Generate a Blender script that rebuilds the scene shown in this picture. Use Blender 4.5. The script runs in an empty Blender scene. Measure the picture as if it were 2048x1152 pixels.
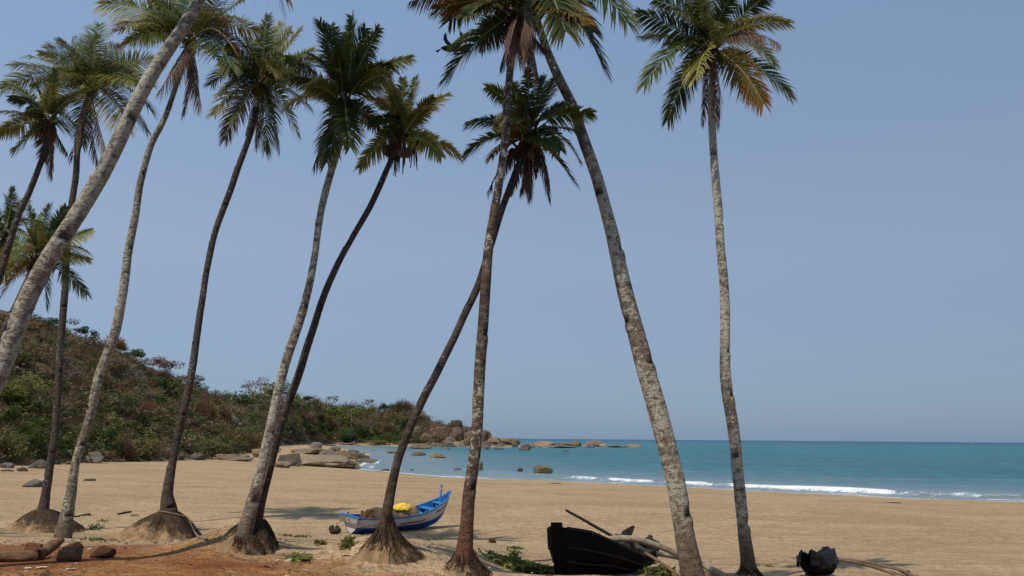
import bpy, math, random
import numpy as np
from mathutils import Matrix, Vector

C = bpy.context.scene.collection
SC = bpy.context.scene
R = math.radians

# ---------------------------------------------------------------- camera
CAMZ = 6.5
FPX = 1600.0
PITCH = 10.65
ROLL = 0.46
cam_d = bpy.data.cameras.new('camera')
cam = bpy.data.objects.new('camera', cam_d)
C.objects.link(cam)
ROT = Matrix.Rotation(R(90 + PITCH), 3, 'X') @ Matrix.Rotation(R(ROLL), 3, 'Z')
cam.matrix_world = Matrix.Translation((0, 0, CAMZ)) @ ROT.to_4x4()
cam_d.sensor_width = 36.0
cam_d.lens = 36.0 * FPX / 2048.0
cam_d.clip_start = 0.1
cam_d.clip_end = 80000.0
SC.camera = cam

# ---------------------------------------------------------------- sun and sky
SUN_EL, SUN_AZ = 55.0, 217.0          # azimuth clockwise from +Y: behind the camera, to its left
w = bpy.data.worlds.new('World')
SC.world = w
w.use_nodes = True
wn = w.node_tree
for n in list(wn.nodes):
    wn.nodes.remove(n)
wo = wn.nodes.new('ShaderNodeOutputWorld')
bg = wn.nodes.new('ShaderNodeBackground')
sky = wn.nodes.new('ShaderNodeTexSky')
sky.sky_type = 'NISHITA'
sky.sun_disc = False
sky.sun_elevation = R(SUN_EL)
sky.sun_rotation = R(SUN_AZ)
sky.air_density = 1.0
sky.dust_density = 1.2
sky.ozone_density = 1.5
sky.altitude = 0
# the even, flat haze of the day: the clear-sky gradient is mostly levelled out
flat = wn.nodes.new('ShaderNodeMix')
flat.data_type = 'RGBA'
flat.inputs[0].default_value = 0.80
geo = wn.nodes.new('ShaderNodeTexCoord')
sep = wn.nodes.new('ShaderNodeSeparateXYZ')
ramp = wn.nodes.new('ShaderNodeValToRGB')
wn.links.new(geo.outputs['Generated'], sep.inputs[0])
wn.links.new(sep.outputs['Z'], ramp.inputs[0])
SKYK = 1.0
HOR, MID, TOP = (1.80, 2.85, 4.25), (2.68, 3.52, 4.95), (1.95, 3.2, 5.2)
cr = ramp.color_ramp
cr.elements[0].position = 0.0
cr.elements[0].color = (*[c / 8 for c in HOR], 1)
cr.elements[1].position = 0.6
cr.elements[1].color = (*[c / 8 for c in TOP], 1)
e = cr.elements.new(0.22)
e.color = (*[c / 8 for c in MID], 1)
mul = wn.nodes.new('ShaderNodeMix')
mul.data_type = 'RGBA'
mul.blend_type = 'MULTIPLY'
mul.inputs[0].default_value = 1.0
mul.inputs[7].default_value = (8, 8, 8, 1)
wn.links.new(ramp.outputs[0], mul.inputs[6])
wn.links.new(sky.outputs[0], flat.inputs[6])
wn.links.new(mul.outputs[2], flat.inputs[7])
# haze is brighter on the side nearer the sun (left) than opposite it
sidef = wn.nodes.new('ShaderNodeMapRange')
sidef.inputs[1].default_value, sidef.inputs[2].default_value, sidef.inputs[3].default_value, sidef.inputs[4].default_value = -1, 1, 1.16, 0.84
wn.links.new(sep.outputs['X'], sidef.inputs[0])
sm = wn.nodes.new('ShaderNodeVectorMath')
sm.operation = 'SCALE'
wn.links.new(flat.outputs[2], sm.inputs[0])
wn.links.new(sidef.outputs[0], sm.inputs['Scale'])
wn.links.new(sm.outputs[0], bg.inputs[0])
bg.inputs[1].default_value = 0.1
wn.links.new(bg.outputs[0], wo.inputs[0])

sun_d = bpy.data.lights.new('sun', 'SUN')
sun = bpy.data.objects.new('sun', sun_d)
C.objects.link(sun)
sun_d.energy = 3.4
sun_d.angle = R(0.6)
sun_d.color = (1.0, 0.91, 0.77)
SUNV = Vector((math.sin(R(SUN_AZ)) * math.cos(R(SUN_EL)), math.cos(R(SUN_AZ)) * math.cos(R(SUN_EL)), math.sin(R(SUN_EL))))
sun.rotation_euler = SUNV.to_track_quat('Z', 'Y').to_euler()
sun.location = (-20, -20, 60)

vs = SC.view_settings
vs.view_transform = 'Standard'
vs.look = 'None'
vs.exposure = 0.15
vs.gamma = 1.0
vs.use_curve_mapping = False
SC.render.engine = 'CYCLES'
SC.cycles.use_denoising = True
SC.cycles.max_bounces = 6
SC.cycles.transparent_max_bounces = 8

# ---------------------------------------------------------------- pixel -> place
RM = np.array(ROT)


def ray(px, py):
    d = np.stack([(np.asarray(px, float) - 1024) / FPX, -(np.asarray(py, float) - 576) / FPX,
                  -np.ones_like(np.asarray(px, float) + np.asarray(py, float))], -1)
    d = d @ RM.T
    return d / d[..., 1:2]


def at(px, py, Y):
    return np.array([0, 0, CAMZ]) + ray(px, py) * Y


# ---------------------------------------------------------------- noise
def _hash(ix, iy, iz, seed):
    h = (ix.astype(np.int64) * 374761393 + iy.astype(np.int64) * 668265263 + iz.astype(np.int64) * 2147483647 + seed * 1274126177) & 0xffffffff
    h = ((h ^ (h >> 13)) * 1274126177) & 0xffffffff
    h = ((h ^ (h >> 16)) * 2246822519) & 0xffffffff
    return ((h ^ (h >> 15)) & 0xffffff) / float(0xffffff)


def vnoise(p, seed=0):
    p = np.asarray(p, float)
    i = np.floor(p)
    f = p - i
    f = f * f * (3 - 2 * f)
    r = 0
    for dx in (0, 1):
        for dy in (0, 1):
            for dz in (0, 1):
                wgt = (f[..., 0] if dx else 1 - f[..., 0]) * (f[..., 1] if dy else 1 - f[..., 1]) * (f[..., 2] if dz else 1 - f[..., 2])
                r = r + wgt * _hash(i[..., 0] + dx, i[..., 1] + dy, i[..., 2] + dz, seed)
    return r * 2 - 1


def fbm(p, oct=4, seed=0):
    p = np.asarray(p, float)
    a, s, r = 1.0, 0.0, 0
    for k in range(oct):
        r = r + a * vnoise(p * 2 ** k + 17.3 * k, seed + k)
        s += a
        a *= 0.5
    return r / s


def sstep(a, b, x):
    t = np.clip((np.asarray(x, float) - a) / (b - a), 0, 1)
    return t * t * (3 - 2 * t)


def xy3(X, Y, s=1.0):
    return np.stack([np.asarray(X) * s, np.asarray(Y) * s, np.zeros_like(X) + 0.5], -1)


# ---------------------------------------------------------------- mesh helpers
def mesh(name, verts, faces, mats, midx=None, smooth=True, attrs=None):
    """faces: (N,4) or (N,3) integer array, or a list of arrays"""
    me = bpy.data.meshes.new(name)
    verts = np.asarray(verts, np.float32).reshape(-1, 3)
    fl = faces if isinstance(faces, list) and len(faces) and isinstance(faces[0], np.ndarray) else [np.asarray(faces)]
    fl = [f for f in fl if len(f)]
    cnt = np.concatenate([np.full(len(f), f.shape[1]) for f in fl])
    loops = np.concatenate([f.reshape(-1) for f in fl]).astype(np.int32)
    start = np.concatenate([[0], np.cumsum(cnt)[:-1]]).astype(np.int32)
    me.vertices.add(len(verts))
    me.vertices.foreach_set('co', verts.reshape(-1))
    me.loops.add(len(loops))
    me.loops.foreach_set('vertex_index', loops)
    me.polygons.add(len(cnt))
    me.polygons.foreach_set('loop_start', start)
    for m in (mats if isinstance(mats, (list, tuple)) else [mats]):
        me.materials.append(m)
    if midx is not None:
        me.polygons.foreach_set('material_index', np.asarray(midx, np.int32))
    me.polygons.foreach_set('use_smooth', np.full(len(cnt), bool(smooth)))
    for k, v in (attrs or {}).items():
        v = np.asarray(v, np.float32)
        if v.ndim == 1:
            a = me.attributes.new(k, 'FLOAT', 'POINT')
            a.data.foreach_set('value', v)
        else:
            a = me.attributes.new(k, 'FLOAT_VECTOR', 'POINT')
            a.data.foreach_set('vector', v.reshape(-1))
    me.update(calc_edges=True)
    me.validate()
    return me


def ob(name, me, parent=None, loc=None):
    o = bpy.data.objects.new(name, me)
    C.objects.link(o)
    if parent is not None:
        o.parent = parent
    if loc is not None:
        o.location = loc
    return o


def tag(o, label, cat, group=None, kind=None):
    o['label'] = label
    if cat:
        o['category'] = cat
    if group:
        o['group'] = group
    if kind:
        o['kind'] = kind
    return o


def thing(name, loc, label, cat, group=None):
    return tag(ob(name, None, None, tuple(float(v) for v in loc)), label, cat, group)


class MB:
    """collects pieces of geometry into one mesh"""
    def __init__(self):
        self.v, self.f, self.m, self.n = [], [], [], 0

    def add(self, v, f, m=0):
        v = np.asarray(v, float).reshape(-1, 3)
        f = np.asarray(f, int)
        self.v.append(v)
        self.f.append(f + self.n)
        self.m.append(np.full(len(f), m))
        self.n += len(v)
        return self

    def tube(self, pts, rad, sides=8, m=0, cap=True):
        v, f, c = tube_geo(pts, rad, sides)
        self.add(v, f, m)
        if cap:
            n = len(np.asarray(pts))
            k = self.n - len(v)
            for ring in (0, n - 1):
                self.v.append(v[ring * sides:(ring + 1) * sides].mean(0)[None])
                ci = self.n
                self.n += 1
                idx = k + ring * sides + np.arange(sides)
                nx = k + ring * sides + (np.arange(sides) + 1) % sides
                tri = np.stack([np.full(sides, ci), idx, nx] if ring else [np.full(sides, ci), nx, idx], 1)
                self.f.append(tri)
                self.m.append(np.full(sides, m))
        return self

    def box(self, c, sx, sy, sz, ax=None, m=0):
        A = np.eye(3) if ax is None else np.asarray(ax, float)
        q = np.array([[x, y, z] for x in (-.5, .5) for y in (-.5, .5) for z in (-.5, .5)]) * [sx, sy, sz]
        self.add(q @ A + np.asarray(c, float), [[0, 1, 3, 2], [4, 6, 7, 5], [0, 4, 5, 1], [2, 3, 7, 6], [0, 2, 6, 4], [1, 5, 7, 3]], m)
        return self

    def build(self, name, mats, parent=None, off=None, smooth=False, attrs=None):
        v = np.concatenate(self.v)
        if off is not None:
            v = v - np.asarray(off, float)
        q = [f for f in self.f if f.shape[1] == 4]
        t = [f for f in self.f if f.shape[1] == 3]
        mq = [m for f, m in zip(self.f, self.m) if f.shape[1] == 4]
        mt = [m for f, m in zip(self.f, self.m) if f.shape[1] == 3]
        fl = ([np.concatenate(q)] if q else []) + ([np.concatenate(t)] if t else [])
        return ob(name, mesh(name, v, fl, mats, np.concatenate(mq + mt), smooth, attrs), parent)


def frames(pts):
    pts = np.asarray(pts, float)
    T = np.gradient(pts, axis=0)
    T /= np.linalg.norm(T, axis=1)[:, None] + 1e-12
    ref = np.array([0.0, -1.0, 0.0]) if abs(T[:, 1]).mean() < 0.8 else np.array([0.0, 0.0, 1.0])
    N = ref - (T @ ref)[:, None] * T
    N /= np.linalg.norm(N, axis=1)[:, None] + 1e-12
    return T, N, np.cross(T, N)


def tube_geo(pts, rad, sides=8):
    pts = np.asarray(pts, float)
    rad = np.asarray(rad, float)
    if rad.ndim == 0:
        rad = np.full(len(pts), float(rad))
    T, N, B = frames(pts)
    a = np.linspace(0, 2 * np.pi, sides, endpoint=False)
    r = rad[:, None] if rad.ndim == 1 else rad
    v = pts[:, None, :] + (np.cos(a)[None, :] * r)[..., None] * N[:, None, :] + (np.sin(a)[None, :] * r)[..., None] * B[:, None, :]
    return v.reshape(-1, 3), grid_faces(len(pts), sides, True), a


def grid_faces(nr, nc, wrap=False):
    i = np.arange(nr - 1)[:, None]
    j = np.arange(nc if wrap else nc - 1)[None, :]
    j2 = (j + 1) % nc
    return np.stack(np.broadcast_arrays(i * nc + j, i * nc + j2, (i + 1) * nc + j2, (i + 1) * nc + j), -1).reshape(-1, 4)


def catmull(P, n):
    P = np.asarray(P, float)
    Q = np.vstack([2 * P[0] - P[1], P, 2 * P[-1] - P[-2]])
    out = []
    t = np.linspace(0, len(P) - 1, n)
    for u in t:
        i = min(int(u), len(P) - 2)
        f = u - i
        a, b, c, d = Q[i], Q[i + 1], Q[i + 2], Q[i + 3]
        out.append(0.5 * (2 * b + (c - a) * f + (2 * a - 5 * b + 4 * c - d) * f * f + (3 * b - a - 3 * c + d) * f ** 3))
    return np.array(out)


# ---------------------------------------------------------------- material helpers
class NT:
    def __init__(self, name):
        self.mat = bpy.data.materials.new(name)
        self.mat.use_nodes = True
        self.t = self.mat.node_tree
        for n in list(self.t.nodes):
            self.t.nodes.remove(n)
        self.out = self.n('OutputMaterial')

    def n(self, kind, **kw):
        nd = self.t.nodes.new('ShaderNode' + kind)
        for k, v in kw.items():
            setattr(nd, k, v)
        return nd

    def link(self, a, b):
        self.t.links.new(a, b)

    def val(self, sock, v):
        if hasattr(v, 'is_output') or hasattr(v, 'links'):
            self.link(v, sock)
        else:
            sock.default_value = v if not (isinstance(v, tuple) and len(v) == 3 and sock.type == 'RGBA') else (*v, 1)

    def noise(self, scale, detail=4.0, rough=0.55, vec=None, dist=0.0):
        nd = self.n('TexNoise')
        nd.inputs['Scale'].default_value = scale
        nd.inputs['Detail'].default_value = detail
        nd.inputs['Roughness'].default_value = rough
        nd.inputs['Distortion'].default_value = dist
        if vec is not None:
            self.link(vec, nd.inputs['Vector'])
        return nd.outputs[0]

    def coord(self, which='Object', scale=None):
        tc = self.n('TexCoord').outputs[which]
        if scale is None:
            return tc
        mp = self.n('Mapping')
        mp.inputs['Scale'].default_value = scale
        self.link(tc, mp.inputs[0])
        return mp.outputs[0]

    def attr(self, name):
        nd = self.n('Attribute')
        nd.attribute_name = name
        return nd.outputs['Fac']

    def vattr(self, name):
        nd = self.n('Attribute')
        nd.attribute_name = name
        s = self.n('SeparateXYZ')
        self.link(nd.outputs['Vector'], s.inputs[0])
        return s.outputs

    def math(self, op, a, b=0.0, clamp=False):
        nd = self.n('Math', operation=op, use_clamp=clamp)
        self.val(nd.inputs[0], a)
        self.val(nd.inputs[1], b)
        return nd.outputs[0]

    def step(self, x, lo, hi, a=0.0, b=1.0):
        nd = self.n('MapRange', interpolation_type='SMOOTHSTEP')
        self.val(nd.inputs[0], x)
        for i, v in zip((1, 2, 3, 4), (lo, hi, a, b)):
            nd.inputs[i].default_value = v
        return nd.outputs[0]

    def mix(self, f, a, b, mode='MIX'):
        nd = self.n('Mix', data_type='RGBA', blend_type=mode)
        self.val(nd.inputs[0], f)
        self.val(nd.inputs[6], a)
        self.val(nd.inputs[7], b)
        return nd.outputs[2]

    def bump(self, h, strength=0.5, dist=0.05, prev=None):
        nd = self.n('Bump')
        nd.inputs['Strength'].default_value = strength
        nd.inputs['Distance'].default_value = dist
        self.link(h, nd.inputs['Height'])
        if prev is not None:
            self.link(prev, nd.inputs['Normal'])
        return nd.outputs[0]

    def pbr(self, col, rough=0.8, spec=0.3, normal=None, trans=None):
        b = self.n('BsdfPrincipled')
        self.val(b.inputs['Base Color'], col)
        self.val(b.inputs['Roughness'], rough)
        b.inputs['Specular IOR Level'].default_value = spec
        if normal is not None:
            self.link(normal, b.inputs['Normal'])
        sh = b.outputs[0]
        if trans:
            tr = self.n('BsdfTranslucent')
            self.val(tr.inputs['Color'], trans[1])
            mx = self.n('MixShader')
            mx.inputs[0].default_value = trans[0]
            self.link(sh, mx.inputs[1])
            self.link(tr.outputs[0], mx.inputs[2])
            sh = mx.outputs[0]
        self.link(sh, self.out.inputs[0])
        return self.mat


def simple(name, col, col2=None, scale=20.0, rough=0.8, spec=0.25, bump=0.3, bdist=0.01, stretch=None):
    t = NT(name)
    co = t.coord('Object', stretch)
    n1 = t.noise(scale, 5, 0.6, co)
    c = t.mix(t.step(n1, 0.3, 0.7), col, col2 or tuple(x * 0.6 for x in col))
    return t.pbr(c, rough, spec, t.bump(n1, bump, bdist))
# ================================================================ TERRAIN
_wl = [(2048, 1005), (1800, 997), (1600, 987), (1500, 982), (1400, 977), (1312, 972), (1100, 962), (1000, 959), (900, 955), (820, 949), (760, 943), (700, 937),
       (738, 918), (742, 908), (690, 898)]
SHORE = [(300, -20), (150, 40), (100, 68)]
for _p in _wl:                                            # the waterline, followed on the level of the sea
    _d = ray(*_p)
    SHORE.append((-CAMZ / _d[2] * _d[0], -CAMZ / _d[2]))
for _px, _Y in ((666, 560), (662, 625), (700, 632), (780, 634), (860, 630), (905, 622), (1000, 625)):
    SHORE.append((float(ray(_px, 885)[0]) * _Y, _Y))
SHORE += [(0, 668), (10, 740), (-30, 950), (-400, 1250), (-2500, 1400), (-2500, -600), (300, -600)]
print('shore', [(round(a), round(b)) for a, b in SHORE])
_S = np.array(SHORE, float)


def shore_d(X, Y):
    """signed distance to the waterline, positive on land"""
    X, Y = np.asarray(X, float), np.asarray(Y, float)
    best = np.full(X.shape, 1e9)
    inside = np.zeros(X.shape, bool)
    for i in range(len(_S)):
        a, b = _S[i], _S[(i + 1) % len(_S)]
        ab = b - a
        t = np.clip(((X - a[0]) * ab[0] + (Y - a[1]) * ab[1]) / (ab @ ab), 0, 1)
        best = np.minimum(best, np.hypot(X - a[0] - t * ab[0], Y - a[1] - t * ab[1]))
        cond = (a[1] > Y) != (b[1] > Y)
        xi = (b[0] - a[0]) * (Y - a[1]) / ((b[1] - a[1]) if b[1] != a[1] else 1e-9) + a[0]
        inside ^= cond & (X < xi)
    return np.where(inside, best, -best)


# ridge pixel, foot distance, ridge distance
RIDGE = [(-900, 560, 60, 130), (-300, 585, 82, 160), (0, 612, 98, 185), (100, 640, 108, 195), (200, 676, 124, 215), (260, 706, 131, 230), (330, 742, 141, 255),
         (420, 784, 162, 300), (480, 800, 195, 350), (520, 800, 260, 430), (560, 794, 380, 520), (620, 806, 560, 660), (660, 814, 645, 760), (700, 820, 648, 780),
         (800, 824, 648, 780), (850, 836, 645, 760), (900, 848, 640, 720), (940, 858, 636, 700), (965, 866, 634, 690), (985, 875, 640, 680), (1010, 884, 650, 690), (1040, 892, 800, 900)]
_rq, _rf, _rr, _rh = [], [], [], []
for (px, py, yf, yr) in RIDGE:
    d = ray(px, py)
    _rq.append(float(d[0])); _rf.append(yf); _rr.append(yr); _rh.append(CAMZ + float(d[2]) * yr)

MOUNDS = []


def ground(X, Y):
    X, Y = np.asarray(X, float), np.asarray(Y, float)
    d = shore_d(X, Y)
    z = np.where(d > 0, 2.6 * (1 - np.exp(-np.maximum(d, 0) / 38.0)), np.maximum(d * 0.05, -3.0))
    z = z + 0.012 * np.clip(-X - 20, 0, 60) * (d > 0) * sstep(0, 25, d)
    yl = np.interp(Y, [10, 11, 12, 13, 14.5, 16, 18, 20, 24, 28, 36], [2.54, 2.52, 2.49, 2.40, 2.28, 2.12, 1.87, 1.64, 1.17, 0.77, 0.0])
    yr = np.interp(Y, [10.7, 11.4, 12.5, 14, 16.6, 18, 24, 36], [2.4, 2.2, 1.9, 1.65, 1.55, 1.3, 0.85, 0.05])
    wr = sstep(-1.6, 0.8, X + 0.15 * vnoise(xy3(X, Y, 0.7), 3))
    z = z + yl * (1 - wr) + yr * wr
    # hill and headland
    far = Y > 55
    if np.any(far):
        q = np.where(far, X / np.maximum(Y, 1), 9)
        yf, yr_, h = np.interp(q, _rq, _rf), np.interp(q, _rq, _rr), np.interp(q, _rq, _rh)
        s = (Y - yf) / (yr_ - yf)
        up = np.clip(s, 0, 1) ** 0.92
        n = fbm(xy3(X, Y, 0.045), 4, 11)
        hz = np.maximum(h - 1.0, 0) * up * (1 - 0.5 * sstep(1.05, 2.5, s)) + n * 2.2 * sstep(0.0, 0.25, s) * (h > 3)
        z = np.where(far & (s > 0) & (q < _rq[-1]) & (d > -2), np.maximum(z, z * (1 - up) + hz), z)
    for (mx, my, mr, mh) in MOUNDS:
        z = z + mh * np.exp(-((X - mx) ** 2 + (Y - my) ** 2) / (mr * mr))
    fine = fbm(xy3(X, Y, 0.9), 3, 5)
    z = z + 0.05 * fine * sstep(200, 30, Y) * (d > 1) + 0.018 * fbm(xy3(X, Y, 3.1), 2, 8) * sstep(60, 20, Y) * (d > 3)
    return z


_YS = np.concatenate([np.arange(6, 40, 0.06), np.geomspace(40, 1100, 900)])


def hit(px, py):
    """where the ray through a pixel meets the ground or the water"""
    d = ray(px, py)
    z = CAMZ + d[2] * _YS
    g = np.maximum(ground(d[0] * _YS, _YS), 0.0)
    k = np.nonzero(z <= g)[0]
    if len(k) == 0:
        k = [len(_YS) - 1]
    Y = _YS[k[0]]
    return np.array([d[0] * Y, Y, g[k[0]]])


for (px, py, r, h) in [(322, 1074, 0.75, 0.42), (250, 1074, 0.7, 0.22), (58, 1062, 0.9, 0.4), (-20, 1066, 0.9, 0.25), (495, 1096, 0.55, 0.22), (455, 1090, 0.7, 0.22), (765, 1112, 0.7, 0.3), (925, 1150, 0.5, 0.1)]:
    p = hit(px, py)
    MOUNDS.append((p[0], p[1], r, h))

# ---- sheet
az = np.radians(np.concatenate([np.arange(-80, -38, 0.8), np.arange(-38, 38, 0.3), np.arange(38, 72.01, 0.8)]))
rr = np.concatenate([[0.6], np.geomspace(1.2, 40, 210), np.geomspace(40.8, 1500, 300)])
AZ, RR = np.meshgrid(az, rr)
X, Y = RR * np.sin(AZ), RR * np.cos(AZ)
Z = ground(X, Y)
dS = shore_d(X, Y)
Ye = np.interp(X, [-12, -8, -6, -4, -2.5, -1, 0.5, 2, 5], [14.5, 14.0, 13.6, 12.6, 11.3, 9.9, 9.0, 8.4, 7.8])
red = 1 - sstep(-2.4, 1.3, Y - Ye + 0.9 * fbm(xy3(X, Y, 1.3), 3, 21))
wet = sstep(2.6, 0.5, dS) * (Y < 300)
qh = X / np.maximum(Y, 1)
hill = sstep(-0.03, 0.02, (Y - np.interp(qh, _rq, _rf)) / np.interp(qh, _rq, _rf)) * (Y > 55) * (qh < _rq[-1])
t = NT('beach_sand_and_soil')
m = t.vattr('mask')
co = t.coord('Object')
n1 = t.noise(0.5, 5, 0.6, co)
n2 = t.noise(3.0, 5, 0.65, co)
n3 = t.noise(34.0, 3, 0.6, co)
n4 = t.noise(0.13, 6, 0.68, t.coord('Object', (0.6, 1.2, 1)), 0.7)
sand = t.mix(t.step(n4, 0.35, 0.65), (0.46, 0.31, 0.168), (0.62, 0.435, 0.25))
n5 = t.noise(1.1, 5, 0.7, t.coord('Object', (0.8, 1.3, 1)), 0.8)
sand = t.mix(t.math('MULTIPLY', t.step(n5, 0.46, 0.68), 0.42), sand, (0.29, 0.20, 0.115))
sand = t.mix(t.math('MULTIPLY', t.step(n2, 0.48, 0.64), 0.5), sand, (0.24, 0.165, 0.092))  # damp and dry patches; colour contrast also stands in for shade in footprints
sand = t.mix(t.math('MULTIPLY', t.step(n2, 0.46, 0.34), 0.6), sand, (0.56, 0.42, 0.27))
n6 = t.noise(8.5, 4, 0.7, co, 0.3)
sand = t.mix(t.math('MULTIPLY', t.step(n6, 0.50, 0.60), 0.42), sand, (0.22, 0.15, 0.085))
sand = t.mix(t.math('MULTIPLY', t.step(n6, 0.46, 0.38), 0.35), sand, (0.66, 0.50, 0.32))
sand = t.mix(t.math('MULTIPLY', t.step(n3, 0.50, 0.60), 0.6), sand, (0.17, 0.115, 0.065))
soil = t.mix(t.step(n2, 0.3, 0.7), (0.27, 0.118, 0.036), (0.38, 0.195, 0.075))
soil = t.mix(t.step(n1, 0.42, 0.62), soil, (0.235, 0.08, 0.024))
soil = t.mix(t.math('MULTIPLY', t.step(n3, 0.50, 0.62), 0.6), soil, (0.085, 0.036, 0.018))
hills = t.mix(t.step(n2, 0.35, 0.65), (0.095, 0.068, 0.038), (0.15, 0.10, 0.056))
c = t.mix(t.step(t.math('ADD', m[0], t.math('MULTIPLY', t.math('SUBTRACT', t.math('ADD', t.math('MULTIPLY', n2, 0.5), t.math('MULTIPLY', n5, 0.5)), 0.5), 1.3)), 0.1, 0.9), sand, soil)
c = t.mix(t.math('MULTIPLY', m[1], 0.75), c, (0.17, 0.125, 0.085))
c = t.mix(m[2], c, hills)
foot = t.noise(5.5, 3, 0.6, co, 0.6)
b = t.bump(n5, 0.7, 0.5)
b = t.bump(foot, 0.9, 0.16, b)
b = t.bump(n3, 0.5, 0.03, b)
t.pbr(c, 0.92, 0.12, b)
me = mesh('ground', np.stack([X, Y, Z], -1), grid_faces(*X.shape), t.mat, attrs={'mask': np.stack([red, wet, hill], -1).reshape(-1, 3)})
tag(ob('ground', me), 'sandy beach running from red soil bank to wooded headland', None, kind='structure')

# ================================================================ SEA
az = np.radians(np.concatenate([np.arange(-30, 38, 0.2), np.arange(38, 66.01, 0.6)]))
rr = np.concatenate([np.geomspace(55, 84, 24)[:-1], np.arange(84, 150, 0.32), np.geomspace(150, 320, 110)[1:], np.geomspace(320, 45000, 70)[1:]])
AZ, RR = np.meshgrid(az, rr)
X, Y = RR * np.sin(AZ), RR * np.cos(AZ)
n = -shore_d(X, Y)
along = X + 3.0 * fbm(xy3(X, Y, 0.05), 2, 31)
BROKEN = [(10.3, 14.0, .55), (15.2, 21.5, .8), (24, 29, .85), (31, 49, 1.0), (54.5, 57.5, .6), (70, 84, .8)]
foam_a = 0.62 * sstep(9, 13, along) * sstep(62, 52, along) * (0.5 + 0.5 * vnoise(xy3(X, Y, 0.3), 34))
for a_, b_, s_ in BROKEN:
    foam_a = np.maximum(foam_a, s_ * sstep(a_ - 0.8, a_ + 0.8, along) * sstep(b_ + 1.2, b_ - 0.8, along))
env = sstep(-2, 12, along) * (0.75 + 0.25 * vnoise(xy3(X, Y, 0.11), 33)) * sstep(110, 70, along)
nc = 8.0 + 1.2 * fbm(xy3(X, Y, 0.04), 2, 35)             # where the breaker stands
u_ = n - nc
crest = np.where(u_ < 0, np.exp(-(u_ / 0.75) ** 2), np.exp(-(u_ / 2.4) ** 2))
hgt = 0.58 * env * (0.85 + 0.3 * foam_a)
near = sstep(160, 60, n)
Z = crest * hgt
swell = 0.16 * np.sin(n / 2.6 + 1.5 * fbm(xy3(X, Y, 0.03), 2, 36)) * sstep(9, 16, n) * sstep(90, 20, n)
Z += swell + 0.035 * fbm(xy3(X, Y, 0.6), 2, 37) * near * sstep(1, 5, n)
foam = foam_a * np.where(u_ < 0, np.exp(-(u_ / 1.3) ** 2), np.exp(-(u_ / 2.2) ** 2)) * 1.15
foam = foam + 0.12 * foam_a * sstep(0, 3, n) * sstep(8, 5, n)
nw = n + 0.9 * fbm(xy3(X, Y, 0.16), 3, 38)
line = np.exp(-((nw - 0.9) / 0.55) ** 2) * 0.85 + np.exp(-((nw - 4.0) / 0.7) ** 2) * 0.62 * sstep(-0.2, 0.25, fbm(xy3(X, Y, 0.1), 2, 39)) + np.exp(-((nw - 2.4) / 1.8) ** 2) * 0.3
leftk = sstep(5, -15, X) * sstep(220, 150, Y)
line = line + leftk * np.exp(-((nw - 7.5) / 1.2) ** 2) * 0.55 * sstep(0.0, 0.3, fbm(xy3(X, Y, 0.12), 2, 40))
foam = np.maximum(foam, line * (Y < 240) * (n > -1))
face = np.exp(-((u_ + 0.5) / 0.8) ** 2) * env * (1 - np.clip(foam_a, 0, 1))
# jitter for fallen wave foam
t = NT('sea_water')
fv = t.vattr('sea')          # x foam, y distance factor, z wave face
co = t.coord('Object')
sp = t.noise(0.9, 5, 0.65, t.coord('Object', (0.7, 1.6, 1)))
spf = t.noise(4.0, 4, 0.7, co)
fo = t.step(t.math('ADD', fv[0], t.math('MULTIPLY', t.math('SUBTRACT', t.math('ADD', t.math('MULTIPLY', sp, 0.6), t.math('MULTIPLY', spf, 0.4)), 0.5), 3.2)), 0.40, 0.8)
streak = t.noise(0.05, 5, 0.6, t.coord('Object', (0.25, 1.6, 1)))
streak2 = t.noise(0.5, 3, 0.6, t.coord('Object', (0.3, 1.5, 1)))
deep = t.mix(t.step(streak, 0.35, 0.65), (0.018, 0.135, 0.155), (0.05, 0.20, 0.215))
deep = t.mix(t.step(streak2, 0.44, 0.60, 0, 0.9), deep, (0.008, 0.075, 0.105))
shal = t.mix(t.step(streak2, 0.35, 0.65), (0.14, 0.205, 0.215), (0.20, 0.245, 0.245))
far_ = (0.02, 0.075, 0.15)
ramp = t.n('ValToRGB')
t.link(fv[1], ramp.inputs[0])
r_ = ramp.color_ramp
r_.elements[0].position = 0.0; r_.elements[0].color = (0, 0, 0, 1)
r_.elements[1].position = 1.0; r_.elements[1].color = (1, 1, 1, 1)
c = t.mix(t.step(fv[1], 0.05, 0.34), shal, deep)
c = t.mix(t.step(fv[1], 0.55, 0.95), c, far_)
c = t.mix(fv[2], c, (0.13, 0.15, 0.095))
wv = t.noise(0.55, 6, 0.68, t.coord('Object', (0.5, 1.3, 1)), 0.4)
nb = t.bump(wv, 1.0, 0.9)
nb2 = t.bump(spf, 0.4, 0.06, nb)
dif = t.n('BsdfDiffuse'); t.val(dif.inputs[0], t.mix(fo, c, (0.78, 0.80, 0.80))); t.link(nb2, dif.inputs['Normal'])
gl = t.n('BsdfGlossy'); gl.inputs['Roughness'].default_value = 0.22; t.link(nb2, gl.inputs['Normal'])
gl.inputs[0].default_value = (0.9, 0.95, 1, 1)
mx = t.n('MixShader')
t.link(t.math('MULTIPLY', t.math('SUBTRACT', 1.0, fo), t.step(fv[1], 0.0, 0.3, 0.36, 0.24)), mx.inputs[0])
t.link(dif.outputs[0], mx.inputs[1]); t.link(gl.outputs[0], mx.inputs[2])
t.link(mx.outputs[0], t.out.inputs[0])
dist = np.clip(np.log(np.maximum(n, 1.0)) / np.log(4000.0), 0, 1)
dist = np.interp(n, [0, 8, 30, 90, 300, 1200, 5000], [0, 0.06, 0.2, 0.35, 0.5, 0.75, 1.0])
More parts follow.
